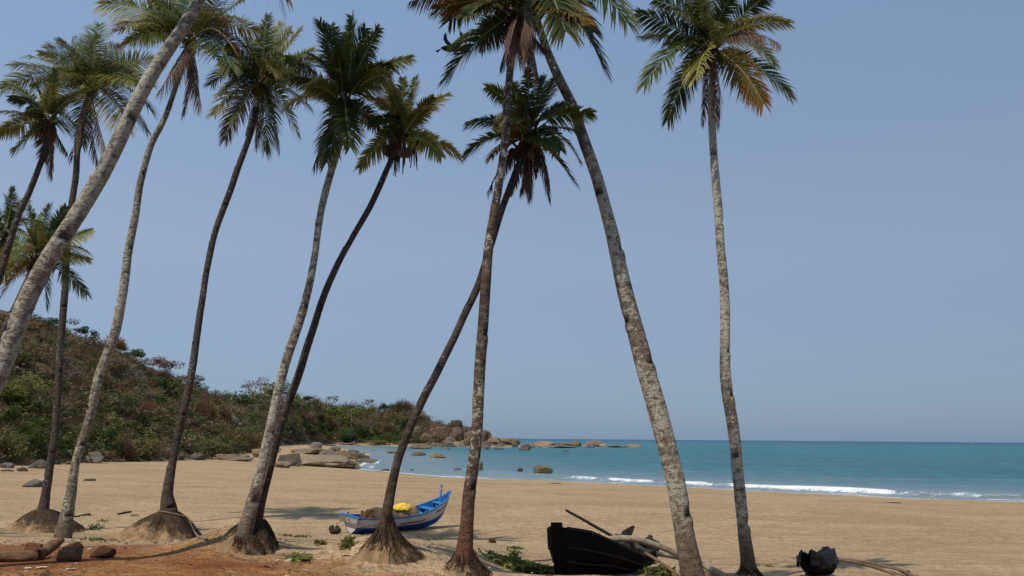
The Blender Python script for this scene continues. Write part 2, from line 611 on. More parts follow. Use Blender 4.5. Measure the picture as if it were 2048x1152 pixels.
me = mesh('sea', np.stack([X, Y, Z], -1), grid_faces(*X.shape), t.mat, attrs={'sea': np.stack([np.clip(foam, 0, 1.3), dist, face], -1).reshape(-1, 3)})
tag(ob('sea', me), 'blue green sea with a low line of white breakers', None, kind='structure')
# ================================================================ PALMS
def bark(name, base, dark, lichen, amount, red=0.0):
    t = NT(name)
    co = t.coord('Object')
    L = t.attr('along')
    n1 = t.noise(9.0, 5, 0.65, co)
    n2 = t.noise(28.0, 4, 0.6, t.coord('Object', (1, 1, 1.6)))
    nl = t.noise(9.5, 6, 0.76, t.coord('Object', (1, 1, 1.2)), 0.5)
    nm = t.noise(0.45, 2, 0.5, t.coord('Object', (0.6, 0.6, 1)))
    wv = t.n('TexWave', wave_type='BANDS', bands_direction='X')
    wv.inputs['Scale'].default_value = 3.3
    wv.inputs['Distortion'].default_value = 3.0
    wv.inputs['Detail'].default_value = 2.0
    cx = t.n('CombineXYZ')
    t.link(L, cx.inputs[0])
    sx = t.n('SeparateXYZ'); t.link(co, sx.inputs[0])
    t.link(t.math('MULTIPLY', sx.outputs[0], 0.5), cx.inputs[1])
    t.link(cx.outputs[0], wv.inputs['Vector'])
    c = t.mix(t.step(n1, 0.32, 0.68), dark, base)
    c = t.mix(t.math('MULTIPLY', t.step(wv.outputs[0], 0.62, 0.9), 0.16), c, tuple(x * 0.45 for x in dark))
    lm = t.step(t.math('ADD', nl, t.math('MULTIPLY', t.math('SUBTRACT', nm, 0.5), 0.55)), 0.60 - amount, 0.68 - amount)
    hi = t.step(L, 0.35, 1.3)
    c = t.mix(t.math('MULTIPLY', t.math('MULTIPLY', lm, hi), 0.9), c, t.mix(t.step(n2, 0.35, 0.7), tuple(x * 0.72 for x in lichen), lichen))
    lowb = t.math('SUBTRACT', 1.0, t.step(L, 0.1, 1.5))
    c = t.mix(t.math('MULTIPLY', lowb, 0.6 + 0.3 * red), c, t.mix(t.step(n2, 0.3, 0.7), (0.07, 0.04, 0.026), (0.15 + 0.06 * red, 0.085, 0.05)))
    fl = t.noise(17.0, 4, 0.7, t.coord('Object', (1, 1, 3.2)), 0.4)
    c = t.mix(t.step(fl, 0.54, 0.64, 0, 0.8), c, tuple(x * 0.35 for x in dark))
    c = t.mix(t.step(n2, 0.58, 0.70, 0, 0.7), c, tuple(x * 0.35 for x in dark))
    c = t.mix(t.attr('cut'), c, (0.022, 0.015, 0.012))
    b = t.bump(wv.outputs[0], 0.22, 0.015)
    b = t.bump(n1, 0.9, 0.05, b)
    b = t.bump(fl, 0.8, 0.02, b)
    b = t.bump(n2, 0.6, 0.012, b)
    return t.pbr(c, 0.93, 0.12, b)


LICH = (0.52, 0.485, 0.39)
BARKS = {
    'grey': bark('pale_grey_palm_bark', (0.32, 0.265, 0.20), (0.14, 0.108, 0.083), LICH, 0.16),
    'mid': bark('mottled_palm_bark', (0.25, 0.205, 0.158), (0.105, 0.082, 0.062), LICH, 0.13),
    'dark': bark('dark_palm_bark', (0.11, 0.086, 0.07), (0.05, 0.039, 0.033), (0.36, 0.34, 0.30), 0.02),
    'brown': bark('red_brown_palm_bark', (0.17, 0.125, 0.095), (0.07, 0.05, 0.038), LICH, 0.09, 1.0),
    'lich': bark('lichened_palm_bark', (0.25, 0.205, 0.152), (0.125, 0.096, 0.072), (0.54, 0.51, 0.41), 0.17),
}


def leafmat(name, a, b, tip, tr=0.26, rough=0.55, spec=0.1):
    t = NT(name)
    lv = t.vattr('leaf')        # x towards leaflet tip, y random, z along the frond
    oi = t.n('ObjectInfo').outputs['Random']
    c = t.mix(lv[1], a, b)
    c = t.mix(t.step(t.math('ADD', lv[0], t.math('MULTIPLY', lv[2], 0.35)), 0.45, 1.25), c, tip)
    hs = t.n('HueSaturation')
    t.link(t.step(oi, 0, 1, 0.72, 1.3), hs.inputs['Value'])
    t.link(t.step(oi, 0, 1, 0.488, 0.51), hs.inputs['Hue'])
    t.link(c, hs.inputs['Color'])
    return t.pbr(hs.outputs[0], rough, spec, None, (tr, t.mix(0.5, hs.outputs[0], tuple(min(1, x * 1.7) for x in tip))))


LEAF = {
    'g': leafmat('green_palm_leaf', (0.036, 0.060, 0.009), (0.078, 0.104, 0.016), (0.20, 0.185, 0.045)),
    'd': leafmat('dark_palm_leaf', (0.018, 0.036, 0.009), (0.036, 0.058, 0.013), (0.11, 0.11, 0.034)),
    'y': leafmat('yellow_green_palm_leaf', (0.075, 0.096, 0.015), (0.155, 0.155, 0.033), (0.33, 0.28, 0.095)),
    'o': leafmat('dying_orange_palm_leaf', (0.06, 0.058, 0.010), (0.10, 0.072, 0.013), (0.18, 0.07, 0.016)),
    'b': leafmat('dead_brown_palm_leaf', (0.075, 0.045, 0.032), (0.13, 0.082, 0.055), (0.17, 0.11, 0.075), 0.12, 0.8, 0.1),
}
RIB = {k: simple('leaf_rib_' + k, c1, c2, 12, 0.55, 0.3, 0.1) for k, c1, c2 in
       [('g', (0.30, 0.29, 0.13), (0.2, 0.22, 0.08)), ('d', (0.25, 0.24, 0.12), (0.15, 0.16, 0.07)), ('y', (0.44, 0.38, 0.16), (0.32, 0.29, 0.1)),
        ('o', (0.42, 0.29, 0.11), (0.3, 0.18, 0.07)), ('b', (0.20, 0.13, 0.09), (0.12, 0.08, 0.055))]}
FIBRE = simple('palm_fibre', (0.11, 0.07, 0.045), (0.05, 0.032, 0.022), 30, 0.95, 0.05, 0.8, 0.02, (3, 3, 0.5))
ROOT = simple('palm_root_fibre', (0.072, 0.046, 0.030), (0.03, 0.02, 0.014), 22, 0.95, 0.05, 1.0, 0.03, (2, 2, 0.7))
_t = NT('sandy_root_mass')
_c = _t.coord('Object')
_n1, _n2 = _t.noise(20, 4, 0.65, _t.coord('Object', (2, 2, 0.7))), _t.noise(3.5, 5, 0.65, _c)
_col = _t.mix(_t.step(_n1, 0.35, 0.65), (0.038, 0.026, 0.018), (0.10, 0.066, 0.041))
_col = _t.mix(_t.step(_t.math('ADD', _t.attr('sandy'), _t.math('MULTIPLY', _t.math('SUBTRACT', _n2, 0.5), 1.5)), 0.5, 1.0), _col, _t.mix(_t.step(_n2, 0.3, 0.7), (0.22, 0.14, 0.075), (0.34, 0.23, 0.13)))
ROOTS = _t.pbr(_col, 0.95, 0.05, _t.bump(_n1, 1.0, 0.03))
NUT = simple('coconut_husk', (0.10, 0.075, 0.028), (0.055, 0.034, 0.018), 8, 0.6, 0.3, 0.2)


def frond(base, tip, kind, arch, L, rng, dens=76, width=1.0):
    base, tip = np.asarray(base, float), np.asarray(tip, float)
    ch = np.linalg.norm(tip - base)
    ctrl = base + (tip - base) * 0.48 + np.array([rng.normal(0, .05), rng.normal(0, .05), arch]) * ch
    n = 44 if kind == 'b' else dens
    tt = np.linspace(0, 1, 14)
    cur = ((1 - tt) ** 2)[:, None] * base + (2 * tt * (1 - tt))[:, None] * ctrl + (tt ** 2)[:, None] * tip
    mb_v, mb_f, mb_a, mb_m, cnt = [], [], [], [], 0
    rad = np.interp(tt, [0, 0.08, 0.2, 1], [0.055, 0.032, 0.022, 0.004]) * (L / 2.6) * width
    v, f, _ = tube_geo(cur, rad, 4)
    mb_v.append(v); mb_f.append(f); mb_a.append(np.zeros((len(v), 3))); mb_m.append(np.ones(len(f), int)); cnt += len(v)
    t = np.concatenate([np.linspace(0.13, 1.0, n)] * 2)
    sgn = np.concatenate([np.ones(n), -np.ones(n)])
    t = np.clip(t + rng.normal(0, 0.25 / n, 2 * n), 0.12, 1)
    P = ((1 - t) ** 2)[:, None] * base + (2 * t * (1 - t))[:, None] * ctrl + (t ** 2)[:, None] * tip
    T = (2 * (1 - t))[:, None] * (ctrl - base) + (2 * t)[:, None] * (tip - ctrl)
    T /= np.linalg.norm(T, axis=1)[:, None]
    up = np.array([0, 0, 1.0])
    out = (tip - base) * [1, 1, 0]
    side0 = np.cross(out, up)
    if np.linalg.norm(side0) < 0.25 * ch:
        a = rng.uniform(-0.7, 0.7)
        side0 = np.array([math.cos(a), math.sin(a), 0])
    side0 /= np.linalg.norm(side0)
    S = side0 - (T @ side0)[:, None] * T
    S /= np.linalg.norm(S, axis=1)[:, None]
    tw = rng.uniform(-1.15, 1.15) + t * rng.uniform(-0.5, 0.5)
    Nn = np.cross(S, T)
    Nn *= np.where(Nn[:, 2:3] < 0, -1, 1)
    S2 = S * np.cos(tw)[:, None] + Nn * np.sin(tw)[:, None]
    N2 = Nn * np.cos(tw)[:, None] - S * np.sin(tw)[:, None]
    dead = kind == 'b'
    al = np.radians(np.interp(t, [0.1, 0.5, 1.0], [74, 58, 26])) + rng.normal(0, .07, 2 * n)
    lift = np.interp(t, [0.1, 1], [0.45, 0.1]) + rng.normal(0, .10, 2 * n)
    if dead:
        al *= 0.6
        lift -= 0.6
    D = T * np.cos(al)[:, None] + S2 * (np.sin(al) * sgn)[:, None] + N2 * lift[:, None]
    D /= np.linalg.norm(D, axis=1)[:, None]
    ll = (0.13 if dead else 0.262) * L * (np.sin(np.pi * (0.14 + 0.78 * t)) ** 0.55) * rng.uniform(0.82, 1.1, 2 * n)
    if rng.random() < 0.4:                                   # torn gaps
        g0 = rng.uniform(0.3, 0.9)
        ll *= np.where((np.abs(t - g0) < 0.04) & (sgn > 0), 0.15, 1)
    droop = (1.0 if dead else 0.30) * rng.uniform(0.75, 1.3, 2 * n) * rng.uniform(0.7, 1.5)
    W = T - (np.sum(T * D, 1))[:, None] * D
    W /= np.linalg.norm(W, axis=1)[:, None] + 1e-9
    wd = 0.0172 * (L / 2.5) ** 0.5 * rng.uniform(0.8, 1.2, 2 * n) * width * (0.8 if dead else 1.0)
    ks = np.array([0, 0.33, 0.68, 1.0])
    wk = np.array([0.55, 1.0, 0.75, 0.06])
    V = np.zeros((2 * n, 4, 2, 3))
    for i, (k, q) in enumerate(zip(ks, wk)):
        pt = P + D * (ll * k)[:, None] - up * (droop * ll * k * k)[:, None]
        V[:, i, 0] = pt + W * (wd * q)[:, None]
        V[:, i, 1] = pt - W * (wd * q)[:, None]
    A = np.zeros((2 * n, 4, 2, 3))
    A[..., 0] = ks[None, :, None]
    A[..., 1] = rng.random(2 * n)[:, None, None]
    A[..., 2] = t[:, None, None]
    b0 = np.arange(2 * n)[:, None] * 8 + np.arange(3)[None, :] * 2 + cnt
    F = np.stack([b0, b0 + 1, b0 + 3, b0 + 2], -1).reshape(-1, 4)
    mb_v.append(V.reshape(-1, 3)); mb_f.append(F); mb_a.append(A.reshape(-1, 3)); mb_m.append(np.zeros(len(F), int))
    return np.concatenate(mb_v), np.concatenate(mb_f), np.concatenate(mb_m), np.concatenate(mb_a)


def palm(path, widths, crown, tips, label, barkk='mid', base_px=None, D=None, lean=0.0, fill=7, mound=None, seed=0, notches=True, fibre=True, nuts=0, L=None,
         wf=(1, 1), pe=0.95, corr=((0, 1), (1, 1))):
    rng = np.random.default_rng(seed)
    if D is None:
        D = float(hit(*base_px)[1])
    k = np.linspace(0, 1, len(path))
    widths = [q * float(np.interp(p_[1], [c_[0] for c_ in corr], [c_[1] for c_ in corr])) for q, p_ in zip(widths, path)]
    pts = [at(px, py, D + lean * u) for (px, py), u in zip(path, k)]
    g = float(ground(np.array([pts[0][0]]), np.array([pts[0][1]]))[0])
    if pts[0][2] > g - 0.05:
        q = pts[0] + (pts[0] - pts[1]) / np.linalg.norm(pts[0] - pts[1]) * 0.3
        q[2] = min(g - 0.1, q[2]); pts = [q] + pts
        widths = [widths[0] * 1.15] + list(widths)
    elif pts[0][2] < g - 2.0:
        pts[0] = np.array([pts[0][0], pts[0][1], g - 0.2])
    widths = [q * (wf[0] + (wf[1] - wf[0]) * i / (len(widths) - 1)) for i, q in enumerate(widths)]
    pts = np.array(pts)
    seg = np.concatenate([[0], np.cumsum(np.linalg.norm(np.diff(pts, axis=0), axis=1))])
    n = int(seg[-1] / 0.045)
    cl = catmull(pts, n)
    u = np.linspace(0, len(pts) - 1, n)
    s = np.interp(u, np.arange(len(pts)), seg)
    rad = np.interp(u, np.arange(len(pts)), np.array(widths, float)) * D / (2 * FPX)
    T, N, B = frames(cl)
    wob = np.stack([vnoise(np.stack([s * 0.75, s * 0, s * 0 + j], -1), seed + j) for j in (0, 1)], 1) * 0.05 * np.minimum(1, s / 1.5)[:, None]
    cl = cl + N * wob[:, :1] + B * wob[:, 1:]
    sides = 18
    a = np.linspace(0, 2 * np.pi, sides, endpoint=False)
    A, S_ = np.meshgrid(a, s)
    ring = np.modf(S_ / 0.105 + 0.25 * vnoise(np.stack([np.cos(A), np.sin(A), S_ * 0.6], -1), seed))[0]
    r = rad[:, None] * (1 + 0.018 * (1 - np.abs(ring)) ** 2 + 0.07 * fbm(np.stack([np.cos(A) * 1.6, np.sin(A) * 1.6, S_ * 2.8], -1), 4, seed + 3)
                        + 0.05 * vnoise(np.stack([S_ * 0.9, S_ * 0, S_ * 0], -1), seed + 7))
    low = np.exp(-S_ / 0.5)
    r *= 1 + 0.10 * low * vnoise(np.stack([np.cos(A) * 3, np.sin(A) * 3, S_ * 0.8], -1), seed + 9)
    cut = np.zeros_like(r)
    if notches:
        h = 1.0
        side = 1
        while h < s[-1] - 1.5:
            ac = np.pi * (0.28 if side > 0 else -0.28) + rng.normal(0, 0.25)        # N faces the camera
            da = np.abs((A - ac + np.pi) % (2 * np.pi) - np.pi)
            wz = (S_ - h) / rng.uniform(0.10, 0.15)
            mk = (da < 0.75) & (wz > 0) & (wz < 1)
            depth = (1 - wz) * 0.5 * (1 - (da / 0.75) ** 2)
            r = np.where(mk, r * (1 - np.clip(depth, 0, .5)), r)
            cut = np.where(mk, np.clip((1 - wz) * 1.3, 0, 1) * 0.9, cut)
            lip = (da < 0.75) & (wz > -0.9) & (wz <= 0)
            r = np.where(lip, r * 1.08, r)
            h += rng.uniform(0.65, 1.5)
            side = -side if rng.random() < 0.75 else side
    V = cl[:, None, :] + (np.cos(A) * r)[..., None] * N[:, None, :] + (np.sin(A) * r)[..., None] * B[:, None, :]
    base = np.array([pts[0][0], pts[0][1], g])
    root = thing('palm_tree', base, label, 'palm tree', 'coconut palms on the beach edge')
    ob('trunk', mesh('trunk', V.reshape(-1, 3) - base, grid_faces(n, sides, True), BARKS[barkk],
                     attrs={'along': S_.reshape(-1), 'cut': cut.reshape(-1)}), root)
    # crown
    cD = D + lean
    cp = at(*crown, cD)
    axis = T[-1]
    allp = []
    for tp in tips:
        px, py, kd = tp[:3]
        arch = tp[3] if len(tp) > 3 else None
        pl = at(px, py, cD)
        allp.append((pl, kd, arch))
    planar = sorted(np.linalg.norm(p[0] - cp) for p in allp) or [2.2]
    if L is None:
        L = planar[int(len(planar) * 0.85)] * 1.12
    for i in range((fill + 1) // 2):
        an = rng.uniform(-0.3, np.pi + 0.3)
        rr_ = L * rng.uniform(0.35, 0.8)
        allp.append((cp + np.array([math.cos(an) * rr_, 0, math.sin(an) * rr_ * 0.9 + 0.1 * L]), rng.choice(['g', 'g', 'd', 'd', 'y']), None))
    sg = 1
    for (pl, kd, arch) in allp:
        dl = np.linalg.norm(pl - cp)
        tot = L * rng.uniform(0.86, 1.0)
        dy = math.sqrt(max(0, tot * tot - dl * dl)) * 0.85
        sg = -sg if rng.random() < 0.8 else sg
        v3 = pl + np.array([0, sg * dy, 0])
        # keep the tip on the same line of sight when it leaves the plane of the crown
        v3 = np.array([0, 0, CAMZ]) + (pl - [0, 0, CAMZ]) * (v3[1] / pl[1])
        el = (v3[2] - cp[2]) / (np.linalg.norm(v3 - cp) + 1e-6)
        if arch is None:
            arch = 0.03 if kd == 'b' else float(np.interp(el, [-1, -0.5, 0, 0.6, 1], [0.10, 0.24, 0.22, 0.10, 0.02]))
        off = axis * rng.uniform(-0.18, 0.16) + (v3 - cp) / np.linalg.norm(v3 - cp) * 0.07
        Lf = max(np.linalg.norm(v3 - cp), 0.6)
        v, f, m, at_ = frond(cp + off - base, v3 - base, kd, arch, Lf, rng)
        nm = 'dead_frond' if kd == 'b' else 'frond'
        o = ob(nm, mesh(nm, v, f, [LEAF[kd], RIB[kd]], m, True, {'leaf': at_}), root)
        if kd == 'o':
            o['label'] = 'dying orange frond'
        elif kd == 'y':
            o['label'] = 'yellowing frond'
    if fibre:                                              # leaf bases and fibre at the crown's heart
        mb = MB()
        rt = rad[-1]
        for i in range(16):
            an = i * 2.4
            d0 = np.array([math.cos(an), math.sin(an), 0])
            p0 = cp - axis * rng.uniform(0.0, 0.45) - base
            p1 = p0 + d0 * rt * 1.2 + np.array([0, 0, 0.12])
            p2 = p0 + d0 * rng.uniform(0.25, 0.42) + np.array([0, 0, rng.uniform(0.05, 0.5)])
            mb.tube([p0, p1, p2], [rt * .7, rt * .55, rt * .16], 5)
        for i in range(26):
            an = rng.uniform(0, 6.28)
            d0 = np.array([math.cos(an), math.sin(an), 0])
            p0 = cp - base + d0 * rt * 1.3
            p2 = p0 + d0 * rng.uniform(0.02, 0.2) - np.array([0, 0, rng.uniform(0.25, 0.7)])
            mb.tube([p0, (p0 + p2) / 2 + d0 * .06, p2], [.022, .016, .006], 4)
        mb.build('crown_fibre', FIBRE, root)
    for i in range(nuts):
        an = i * 2.2 + 0.4
        p = cp - base + np.array([math.cos(an) * 0.27, math.sin(an) * 0.2, -0.15 - 0.12 * (i % 3)])
        th = np.linspace(0, np.pi, 8)
        mb = MB()
        mb.tube(np.stack([0 * th + p[0], 0 * th + p[1], p[2] + 0.085 * np.cos(th)], 1), 0.004 + 0.064 * np.sin(th), 9)
        mb.build('coconut', NUT, root, smooth=True)
    if mound:                                              # (top px, bottom px rows of the fibrous root cone, left and right reach in px, at ground)
        topy, left, right, by = mound
        root_mass(root, base, cl, rad, D, topy, left, right, by, seed, pe)
    return root, cp, D


def root_mass(root, base, cl, rad, D, topy, left, right, by, seed, pe):
    rng = np.random.default_rng(seed + 50)
    ys = np.array([p[2] for p in cl])
    ztop = at(1024, topy, D)[2]
    i0 = int(np.argmin(np.abs(ys - ztop)))
    c0 = cl[i0]
    L_, R_ = at(left, by, D), at(right, by, D)
    sides, rows = 72, 16
    a = np.linspace(0, 2 * np.pi, sides, endpoint=False)
    u = np.linspace(0, 1, rows)
    U, A = np.meshgrid(u, a, indexing='ij')
    rl, rr_ = c0[0] - L_[0], R_[0] - c0[0]
    reach = np.where(np.cos(A) > 0, rr_, rl) * np.abs(np.cos(A)) + 0.8 * 0.5 * (rl + rr_) * np.abs(np.sin(A))
    reach = 0.9 * reach * (1 + 0.24 * vnoise(np.stack([np.cos(A) * 2.5, np.sin(A) * 2.5, U * 0], -1), seed) + 0.05 * vnoise(np.stack([np.cos(A) * 9, np.sin(A) * 9, U * 2], -1), seed + 1))
    rt = rad[i0] * 0.95
    prof = U ** pe
    r = rt + (reach - rt) * prof
    r = r * (1 + 0.05 * fbm(np.stack([np.cos(A) * 7, np.sin(A) * 7, U * 3], -1), 3, seed + 2))
    x = c0[0] + np.cos(A) * r
    y = c0[1] + np.sin(A) * r * 0.9
    zb = ground(x[-1], y[-1]) - 0.06
    z = c0[2] + (zb[None, :] - c0[2]) * (U ** (1.25 if pe < 1.2 else 1.0))
    V = np.stack([x, y, z], -1)
    ob('root_mass', mesh('root_mass', V.reshape(-1, 3) - base, grid_faces(rows, sides, True), ROOTS, attrs={'sandy': np.clip(U * 1.15 - 0.45 * np.cos(A) * U - 0.02, 0, 1).reshape(-1)}), root)
    mb = MB()
    for i in range(240):
        j = rng.integers(0, sides)
        if rng.random() < 0.8 * max(0, -math.cos(a[j])):
            continue
        u0 = rng.uniform(0, 0.75)
        u1 = min(1.0 if math.cos(a[j]) > 0.2 else 0.7, u0 + rng.uniform(0.12, 0.4))
        if u1 <= u0 + 0.05:
            continue
        q = np.linspace(u0, u1, 5)
        jj = (j + np.cumsum(rng.normal(0, 0.7, 5))) % sides
        P = []
        for uu, ja in zip(q, jj):
            fr = uu * (rows - 1)
            i1 = int(min(fr, rows - 2)); ft = fr - i1
            j1 = int(ja) % sides
            P.append(V[i1, j1] * (1 - ft) + V[i1 + 1, j1] * ft)
        P = np.array(P)
        nrm = P - [c0[0], c0[1], 0]
        nrm[:, 2] = 0
        nrm /= np.linalg.norm(nrm, axis=1)[:, None] + 1e-9
        P = P + nrm * rng.uniform(0.0, 0.02) + [0, 0, 0.008]
        if u1 > 0.93:
            P[-1] += nrm[-1] * rng.uniform(0.02, 0.12)
        mb.tube(P, np.array([.002, .0035, .0035, .003, .0015]) * rng.uniform(0.7, 1.6), 4, cap=False)
    o = mb.build('root_strands', ROOT, root, base)
    o['kind'] = 'stuff'


# -- far left to right: trunk pixels from base to crown, widths, crown centre, frond tips
palm([(-175, 1150), (-120, 1010), (-62, 870), (2, 722), (62, 590), (132, 465), (202, 335), (270, 220), (332, 110), (392, 0), (450, -110), (480, -180)],
     [62, 56, 54, 52, 50, 47, 44, 41, 38, 34, 29, 26], (482, -190), [(700, -330, 'g'), (250, -330, 'g'), (820, -200, 'd'), (150, -190, 'y'), (480, -560, 'g'), (640, -480, 'g'), (330, -500, 'g'),
      (560, -20, 'b'), (700, -80, 'd'), (260, -90, 'd')], 'thick pale trunk leaning right across the left edge of the picture, crown out of view', 'grey', D=9.4, corr=[(150, 1.15), (500, 1.2), (780, 1.15)], wf=(.54, .70), lean=0.6, seed=1, fill=8)
palm([(125, 1078), (133, 1030), (152, 930), (176, 840), (201, 755), (230, 660), (247, 590), (257, 510), (266, 440), (280, 372), (300, 300), (322, 250), (342, 195), (366, 130), (380, 96)],
     [62, 50, 40, 33, 31, 32, 30, 28, 27, 26, 25, 24, 22, 20, 20], (384, 78),
     [(205, 8, 'y', .2), (242, 60, 'o', .2), (238, 95, 'o', .25), (292, 66, 'y', .3), (270, -30, 'g'), (330, -75, 'g'), (400, -100, 'g'), (470, -40, 'd'), (487, 0, 'g'), (528, 72, 'y', .3), (476, 112, 'o', .3),
      (462, 135, 'd'), (472, 165, 'd'), (318, 182, 'b'), (368, 230, 'b'), (403, 212, 'b'), (345, 150, 'b'), (395, 180, 'b'), (300, 20, 'd'), (440, 20, 'd')],
     'slim pale trunk beside the driftwood log, orange-tinged crown touching the thick leaning trunk', 'mid', base_px=(128, 1076), corr=[(150, 1), (500, 1.05), (780, 1.1), (900, .75), (950, .62), (1000, .75), (1050, .95)], wf=(.58, .46), seed=2, fill=8)
palm([(84, 1036), (92, 985), (106, 880), (116, 790), (121, 690), (127, 590), (134, 500), (144, 400), (154, 310), (168, 240), (177, 200)],
     [40, 30, 24, 20, 18, 17, 17, 16, 15, 14, 13], (182, 174),
     [(118, 78, 'g'), (160, 84, 'g'), (195, 70, 'g'), (237, 92, 'y'), (275, 125, 'g'), (270, 160, 'g'), (295, 212, 'd'), (294, 262, 'd', .3), (255, 262, 'y'), (95, 100, 'g'), (60, 112, 'g'), (28, 130, 'g'), (5, 178, 'g', .3), (60, 232, 'y'), (178, 178, 'y', .4),
      (213, 300, 'b'), (196, 322, 'b'), (145, 318, 'b'), (240, 215, 'd'), (165, 290, 'd')],
     'thin dark trunk rising from the leftmost sandy root mound, full green crown', 'dark', base_px=(62, 1058), corr=[(300, .95), (600, .88), (780, .84), (900, .6), (950, .54), (1000, .7), (1050, .9)], wf=(.78, .92), seed=3, fill=22, mound=(1026, 12, 160, 1068))
palm([(-170, 1040), (-110, 850), (-55, 690), (-5, 560), (14, 500), (34, 440), (60, 385), (84, 320), (96, 275)], [22, 20, 19, 18, 17, 16, 15, 14, 13], (98, 238),
     [(-5, 224, 'g', .2), (0, 264, 'y', .15), (28, 302, 'g'), (42, 180, 'g'), (8, 165, 'g'), (20, 195, 'd', .3), (103, 300, 'o', .3), (88, 318, 'o'), (100, 352, 'b'), (135, 306, 'b'), (150, 255, 'd'), (60, 150, 'g'), (110, 140, 'g'), (150, 190, 'd'), (70, 270, 'y')],
     'palm leaning in from the left edge with drooping yellow and orange fronds', 'dark', D=18.5, corr=[(300, .9), (600, .8)], wf=(.85, .92), seed=4, fill=10)
palm([(-60, 900), (-45, 760), (-20, 620), (0, 540), (8, 480)], [16, 14, 13, 12, 11], (10, 455),
     [(25, 376, 'g'), (56, 394, 'g'), (-30, 385, 'g'), (62, 440, 'g'), (58, 475, 'y'), (-45, 430, 'g'), (55, 515, 'y'), (20, 525, 'd'), (-40, 505, 'd'), (38, 420, 'd'), (10, 390, 'g')],
     'small palm crown cut off by the left edge, halfway up the picture', 'dark', D=30, seed=5, fill=4, notches=False, nuts=4)
palm([(-70, 920), (-40, 800), (0, 690), (26, 622), (50, 570), (70, 535)], [18, 17, 16, 15, 14, 12], (77, 518),
     [(58, 414, 'g'), (100, 410, 'd'), (132, 414, 'd'), (145, 428, 'd'), (182, 460, 'y', .1), (175, 503, 'g'), (178, 520, 'y', .2), (173, 588, 'd', .3), (93, 612, 'd'), (68, 590, 'o', .2), (3, 592, 'o', .2), (3, 556, 'y', .3), (18, 500, 'y', .3), (22, 480, 'g'), (44, 438, 'g'), (0, 535, 'y'), (120, 470, 'g'), (80, 430, 'g')],
     'short palm in front of the hill at left with upright dark young leaves', 'dark', D=27, seed=6, fill=4, notches=False, nuts=3)
palm([(338, 1030), (335, 985), (345, 915), (360, 850), (376, 785), (391, 700), (405, 610), (416, 535), (430, 465), (447, 410), (466, 365), (490, 300), (505, 255), (514, 215)],
     [50, 32, 28, 26, 25, 22, 21, 20, 19, 18, 17, 15, 14, 13], (521, 168),
     [(535, 33, 'g'), (562, 48, 'y'), (602, 60, 'y'), (626, 100, 'g', .1), (640, 118, 'g', .1), (482, 66, 'g'), (455, 92, 'g'), (424, 168, 'd', .35), (442, 188, 'd', .35), (428, 228, 'y', .25), (450, 278, 'o', .25), (492, 268, 'b'), (530, 300, 'g', .2), (512, 292, 'b'), (560, 302, 'b', .2), (596, 270, 'g', .3),
      (622, 218, 'y', .2), (545, 145, 'y', .3), (545, 210, 'y', .3), (640, 190, 'd'), (600, 150, 'd', .15), (470, 240, 'd'), (500, 100, 'd')],
     'dark thin trunk with a rope tied round its broad root mound', 'dark', base_px=(325, 1080), corr=[(300, .85), (500, .73), (700, .78), (950, .8), (1020, 1.)], wf=(.64, 1), seed=7, fill=14, mound=(1028, 238, 392, 1082))
palm([(486, 1105), (494, 1060), (505, 1010), (523, 940), (540, 860), (556, 780), (574, 710), (596, 640), (614, 570), (631, 500), (645, 430), (656, 380), (670, 320), (680, 275), (686, 240)],
     [62, 50, 44, 40, 34, 30, 28, 27, 24, 22, 20, 19, 17, 16, 15], (690, 196),
     [(640, 45, 'd'), (662, 52, 'd'), (703, 34, 'g'), (757, 58, 'g'), (730, 58, 'd'), (820, 116, 'g', .12), (768, 168, 'g', .4), (618, 108, 'd'), (575, 118, 'd', .15), (585, 160, 'd', .2), (577, 214, 'y', .3), (628, 332, 'b', .3), (655, 322, 'd', .1), (700, 292, 'd'), (764, 262, 'o', .3), (780, 130, 'd'), (690, 70, 'd'), (675, 100, 'd'), (720, 90, 'd')],
     'mottled trunk with a stick propped at its foot, crown of tall dark upright fronds', 'lich', base_px=(490, 1100), corr=[(300, .95), (500, .7), (780, .75), (950, .72), (1050, .8)], wf=(.70, 1), seed=8, fill=8, mound=(1072, 462, 545, 1105))
palm([(512, 1050), (519, 1010), (533, 950), (548, 890), (568, 820), (592, 755), (610, 700), (628, 655), (652, 595), (682, 528), (710, 475), (742, 418), (764, 372), (783, 328), (796, 300)],
     [40, 34, 30, 27, 25, 23, 21, 20, 19, 18, 16, 15, 14, 12, 11], (806, 266),
     [(780, 168, 'y'), (806, 158, 'g'), (831, 155, 'g'), (897, 190, 'y', .12), (868, 215, 'y', .2), (918, 312, 'y', .35), (882, 312, 'y', .3), (720, 334, 'y', .3), (735, 192, 'y', .1), (757, 200, 'g'), (742, 245, 'd', .2), (766, 348, 'b', .1), (762, 262, 'd', .3), (838, 240, 'y'), (800, 190, 'y')],
     'slender dark trunk crossing close behind the mottled one, small yellow-green coconut crown', 'dark', base_px=(505, 1092), corr=[(300, 1), (500, .8), (780, .87), (950, .85)], wf=(.70, 1), seed=9, fill=2, mound=(1040, 432, 558, 1096), nuts=6)
